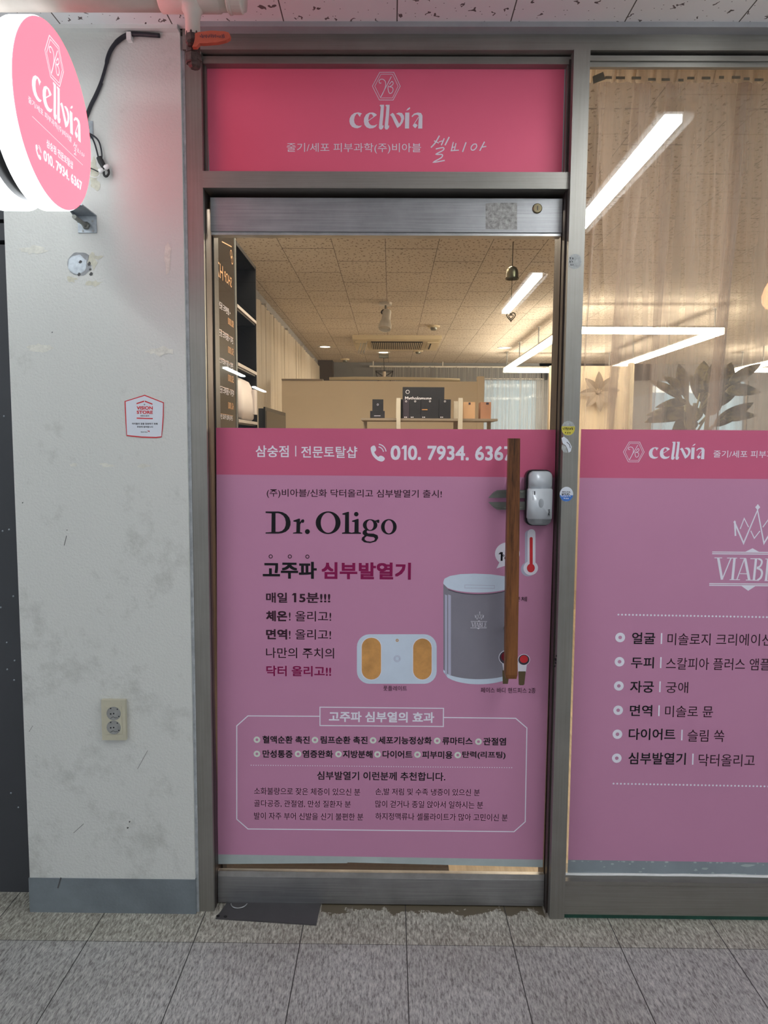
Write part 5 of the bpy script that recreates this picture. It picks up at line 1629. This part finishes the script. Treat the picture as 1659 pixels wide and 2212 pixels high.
decal(t, 4.13, (('B', (1012, 869.5, 1016.5, 874, 0.5), 'ink_dark'),))
t, *_ = carton(1038.5, 1061, 868.5, 4.13, 0.1, 'carton_brown', 'brown copper carton at the right end of the display shelf')
decal(t, 4.13, (('B', (1050, 869.5, 1056, 874, 0.5), 'ink_dark'),))

# hanging warm LED frames
def led_frame(x0, x1, y0, y1, z, label):
    t = thing('led_frame_light', label, 'ceiling light', ((x0 + x1) / 2, (y0 + y1) / 2, 2.53))
    w_, h_ = 0.034, 0.05
    for a in ((x0, x1, y0, y0 + w_), (x0, x1, y1 - w_, y1), (x0, x0 + w_, y0 + w_, y1 - w_), (x1 - w_, x1, y0 + w_, y1 - w_)):
        bb = obj('light_bar', B((a[0], a[1], a[2], a[3], z - h_, z)), 'led', t, bevel=0.006)
        obj('bar_cover', B((a[0], a[1], a[2], a[3], z, z + 0.012)), 'white_plastic', bb)
    for x in (x0 + w_ / 2, x1 - w_ / 2):
        for y in ((y0 + 0.15, y0 + 1.15, y0 + 2.2, y1 - 0.15) if y1 - y0 > 2 else (y0 + 0.15, y1 - 0.15)):
            hg = obj('hanger', TB([(x, y, z + 0.01), (x, y, 2.528)], 0.006, 6), 'zinc', t)
            obj('hanger_rose', LA([(0.022, 2.522), (0.022, 2.53)], (x, y, 0), 'z', 12), 'white_plastic', hg)
    return t
led_frame(1.385, 2.66, 6.04, 9.28, 2.345, 'warm glowing rectangular LED frame hung from the shop ceiling')
led_frame(4.15, 5.3, 8.3, 9.1, 2.345, 'second warm LED frame peeking out right of the plant')

# recessed spots
sp0 = thing('recessed_spot', 'round recessed spot left of the ceiling air conditioner', 'ceiling light', (-0.776, 8.75, 2.53))
obj('trim_ring', LA([(0.06, 2.53), (0.085, 2.53), (0.085, 2.524), (0.062, 2.526)], (-0.776, 8.75, 0), 'z', 24), 'white_plastic', sp0)
obj('lens', LA([(0.062, 2.5265), (0.05, 2.5245), (0.0001, 2.5245)], (-0.776, 8.75, 0), 'z', 24), 'spot_dim', sp0)
dup(sp0, (1.314, 8.75, 2.53), 'round recessed spot beside the hanging LED frame')
dup(sp0, (-0.10, 9.25, 2.53), 'round recessed spot just behind the ceiling air conditioner')
fr_spot = None  # unseen spots, placed and strengthened to brighten the shop front
for x, y in ((-0.25, 3.2), (0.35, 2.75), (-0.6, 3.75), (0.45, 3.75), (-0.2, 3.75), (0.1, 2.6), (-0.4, 2.6), (0.2, 3.3)):
    if fr_spot is None:
        fr_spot = thing('recessed_spot', 'unseen recessed spot brightening the front of the shop', 'ceiling light', (x, y, 2.53), 'spots out of view over the shop front')
        obj('trim_ring', LA([(0.06, 2.53), (0.085, 2.53), (0.085, 2.524), (0.062, 2.526)], (x, y, 0), 'z', 24), 'white_plastic', fr_spot)
        obj('lens', LA([(0.062, 2.5265), (0.05, 2.5245), (0.0001, 2.5245)], (x, y, 0), 'z', 24), 'spot', fr_spot)
    else:
        dup(fr_spot, (x, y, 2.53))

# track spot
t = thing('track_spotlight', 'white adjustable spotlight hanging from the shop ceiling centre', 'spotlight', (-0.05, 6.05, 2.53))
obj('base', LA([(0.05, 2.53), (0.05, 2.512), (0.046, 2.508), (0.0001, 2.508)], (-0.05, 6.05, 0), 'z', 20), 'white_plastic', t)
obj('arm', TB([(-0.05, 6.05, 2.51), (-0.05, 6.05, 2.46)], 0.008, 8), 'gunmetal', t)
obj('yoke', TB([(-0.05 + 0.035 * math.cos(a), 6.05, 2.455 + 0.035 * math.sin(a) * 0.6) for a in [math.radians(20 + 28 * j) for j in range(11)]], 0.006, 6), 'black_matt', t)
bm = lathe(bmesh.new(), [(0.0001, 0.10), (0.034, 0.10), (0.036, 0.09), (0.036, 0.02), (0.044, 0.0), (0.052, -0.035), (0.052, -0.065), (0.046, -0.065), (0.044, -0.04), (0.0001, -0.03)], (0, 0, 0), 'z', 24)
bmesh.ops.transform(bm, matrix=Matrix.Translation((-0.05, 6.03, 2.375)) @ Matrix.Rotation(math.radians(-22), 4, 'X') @ Matrix.Rotation(math.radians(6), 4, 'Y'), verts=bm.verts)
obj('lamp_can', bm, 'white_plastic', t, smooth=False)

# ceiling cassette air conditioner
t = thing('ceiling_air_conditioner', 'cream four-way cassette air conditioner with slatted grille in the shop ceiling', 'air conditioner', (0.06, 8.35, 2.53))
obj('body', B((-0.41, 0.52, 7.82, 8.75, 2.490, 2.53)), 'cream', t, bevel=0.012, seg=3)
gr = obj('grille_frame', B((-0.22, 0.33, 8.0, 8.57, 2.478, 2.492)), 'black_matt', t)
for j in range(27):
    x = -0.215 + j * 0.0203
    obj('grille_slat', B((x, x + 0.008, 8.0, 8.57, 2.474, 2.479)), 'cream', gr)
for a in ((-0.39, -0.27, 7.98, 8.6), (0.38, 0.50, 7.98, 8.6)):
    obj('louvre', B((a[0], a[1], a[2], a[3], 2.476, 2.488)), 'cream', t, bevel=0.003)
obj('louvre_gap', B((0.41, 0.425, 8.05, 8.5, 2.472, 2.478)), 'black_matt', t)
bm = bmesh.new()
rows = []
for j in range(7):
    s = j / 6
    rows.append([bm.verts.new((-0.50 + 0.26 * s, 7.95 + y, 2.40 - 0.055 * math.sin(s * 1.6) - 0.02 * s + 0.02 * (y > 0))) for y in (0, 0.16)])
for r0, r1 in zip(rows, rows[1:]):
    bm.faces.new((r0[0], r0[1], r1[1], r1[0]))
ret = bmesh.ops.extrude_face_region(bm, geom=bm.faces[:])
bmesh.ops.translate(bm, verts=[v for v in ret['geom'] if isinstance(v, bmesh.types.BMVert)], vec=(0, 0, 0.004))
obj('wind_deflector', bm, 'shelf_post', t)
for x in (-0.36, -0.33, -0.30):
    obj('deflector_wire', TB([(x, 8.0, 2.36), (x + 0.04, 8.0, 2.49)], 0.003, 5), 'zinc', t)

# detectors and the far pendant
def detector(x, y, label):
    t = thing('smoke_detector', label, 'smoke detector', (x, y, 2.53))
    obj('base', LA([(0.06, 2.53), (0.06, 2.518), (0.052, 2.512)], (x, y, 0), 'z', 20), 'cream', t)
    obj('sensor', LA([(0.032, 2.513), (0.030, 2.495), (0.022, 2.488), (0.0001, 2.488)], (x, y, 0), 'z', 16), 'gunmetal', t)
    return t
d0 = detector(0.40, 7.2, 'small ceiling detector right of the track spotlight')
dup(d0, (0.32, 9.05, 2.53), 'small ceiling detector behind the right end of the air conditioner')
dup(d0, (-0.62, 10.0, 2.53), 'small ceiling detector near the dark back column')
t = thing('wire_pendant', 'small wire-frame pendant lamp hanging at the back of the shop', 'pendant lamp', (-0.1, 9.5, 2.53))
obj('canopy', B((-0.16, -0.04, 9.45, 9.55, 2.49, 2.53)), 'gunmetal', t, bevel=0.003)
obj('cord', TB([(-0.1, 9.5, 2.49), (-0.09, 9.5, 2.32)], 0.004, 6), 'cable', t)
bm = bmesh.new()
top_ = [(-0.20, 9.42, 2.32), (0.02, 9.42, 2.32), (0.02, 9.58, 2.32), (-0.20, 9.58, 2.32)]
bot_ = [(-0.16, 9.45, 2.18), (-0.02, 9.45, 2.18), (-0.02, 9.55, 2.18), (-0.16, 9.55, 2.18)]
for i in range(4):
    tube(bm, [top_[i], top_[(i + 1) % 4]], 0.004, 5)
    tube(bm, [bot_[i], bot_[(i + 1) % 4]], 0.004, 5)
    tube(bm, [top_[i], bot_[i]], 0.004, 5)
    tube(bm, [top_[i], (-0.09, 9.5, 2.25)], 0.003, 5)
obj('wire_cage', bm, 'black_matt', t)
obj('socket', LA([(0.02, 2.32), (0.02, 2.27), (0.026, 2.25), (0.0001, 2.235)], (-0.09, 9.5, 0), 'z', 12), 'pvc', t)

# string curtain in front of the back window
r = random.Random(21)
bm = bmesh.new()
x = -0.25
while x < 2.55:
    wd_ = r.uniform(0.004, 0.012)
    z0_ = 1.2
    y = 10.25 + r.uniform(-0.02, 0.02)
    v4 = [bm.verts.new(c) for c in ((x, y, z0_), (x + wd_, y, z0_), (x + wd_ + r.uniform(-.006, .006), y, 2.46), (x + r.uniform(-.003, .003), y, 2.46))]
    bm.faces.new(v4)
    x += wd_ + r.uniform(0.002, 0.012)
t = thing('string_curtain', 'silvery string curtain across the bright back window', 'string curtain', (1.1, 10.25, 2.46))
o = obj('strings', bm, 'strings', t, flat=True)
o['kind'] = 'stuff'
bm = TB([(-0.3, 10.25, 2.462), (2.6, 10.25, 2.462)], 0.012, 8)
for x in (-0.25, 0.7, 1.6, 2.55):
    tube(bm, [(x, 10.25, 2.462), (x, 10.25, 2.531)], 0.008, 6)
obj('rail', bm, 'white_plastic', t)
t = thing('voile_panel', 'white voile panel over the bright back window', 'curtain', (1.65, 10.33, 2.3))
M['voile_white'] = sheer_material('white_voile', (0.75, 0.78, 0.82), 0.55)
folds('voile', 'x', 1.22, 2.08, 0.6, 2.30, 10.33, 0.01, 0.09, 'voile_white', t, 4, 4, 0.4, 0.6)
obj('rod', TB([(1.2, 10.399, 2.31), (1.2, 10.33, 2.31), (2.1, 10.33, 2.31), (2.1, 10.399, 2.31)], 0.008, 8), 'white_plastic', t)

# potted plant behind the sheer curtain
PY_ = 2.62
t = thing('potted_plant', 'large variegated leafy plant behind the sheer curtain', 'plant', (1.06, PY_, 0))
cx_ = at(1500, 900, Y=PY_)
obj('pot', LA([(0.09, 0.78), (0.12, 0.80), (0.145, 1.02), (0.15, 1.05), (0.135, 1.05), (0.13, 1.0), (0.0001, 1.0)], (cx_.x, PY_, 0), 'z', 28), 'pot', t, smooth=False)
obj('plant_stand', B((cx_.x - 0.15, cx_.x + 0.15, PY_ - 0.15, PY_ + 0.15, 0.755, 0.785), *[(cx_.x + sx * 0.13 - 0.015, cx_.x + sx * 0.13 + 0.015, PY_ + sy * 0.13 - 0.015, PY_ + sy * 0.13 + 0.015, 0, 0.755) for sx in (-1, 1) for sy in (-1, 1)]), 'shelf_board', t)
for dx, ztop in ((-0.03, 1.62), (0.05, 1.60), (0.0, 1.55)):
    obj('stem', TB([(cx_.x + dx * 0.3, PY_, 1.0), (cx_.x + dx * 0.8, PY_ + 0.01, 1.3), (cx_.x + dx, PY_, ztop)], [0.011, 0.010, 0.007], 8), 'stem', t, smooth=True)
leaves = [((1472, 846), (1465.8, 786), 31, 0), ((1512, 850), (1520.7, 780), 38, .06), ((1482, 855), (1429.7, 813), 26, -.05), ((1474, 862), (1400.9, 822), 21, .05), ((1485, 868), (1415, 881), 20, -.08),
          ((1486, 893), (1392, 913), 34, -.1), ((1488, 884), (1396, 897), 22, .08), ((1536, 852), (1543, 781), 40, -.02), ((1556, 845), (1580, 783), 32, .08), ((1572, 832), (1644, 786), 24, .02), ((1566, 846), (1644, 848), 30, -.06),
          ((1540, 922), (1628, 870), 28, .04), ((1560, 905), (1634, 898), 24, -.05), ((1500, 905), (1450, 940), 40, -.1), ((1515, 870), (1490, 810), 34, .1), ((1545, 880), (1600, 815), 34, .1), ((1525, 900), (1545, 830), 44, .02), ((1505, 880), (1480, 925), 36, -.12)]
for i, (bq, tq, wq, dy) in enumerate(leaves):
    b = at(*bq, Y=PY_ + dy * 0.4)
    tp = at(*tq, Y=PY_ + dy)
    obj('leaf', leafmesh(b, tp, wq * PY_ / F, 0.05, (0.15 * (-1) ** i, -1, 0.5), 10, 0.0, 0.3), 'leaf', t, smooth=True)
    tube_b = obj('leaf_stalk', TB([(cx_.x + (b.x - cx_.x) * 0.2, PY_, b.z - 0.06), b], 0.0035, 6), 'stem', t, smooth=True)

# small orange lamp at the far right
p = at(1668, 640, Y=4.0)
t = thing('orange_lamp', 'small glowing orange pendant bulb at the right picture edge', 'pendant lamp', (p.x, 4.0, 2.53))
obj('bulb', LA([(0.0001, -0.07), (0.03, -0.062), (0.048, -0.035), (0.052, 0.0), (0.04, 0.04), (0.022, 0.075), (0.018, 0.09)], p, 'z', 20), 'bulb', t, smooth=True)
obj('cord', TB([(p.x, 4.0, p.z + 0.085), (p.x, 4.0, 2.529)], 0.004, 6), 'cable', t)
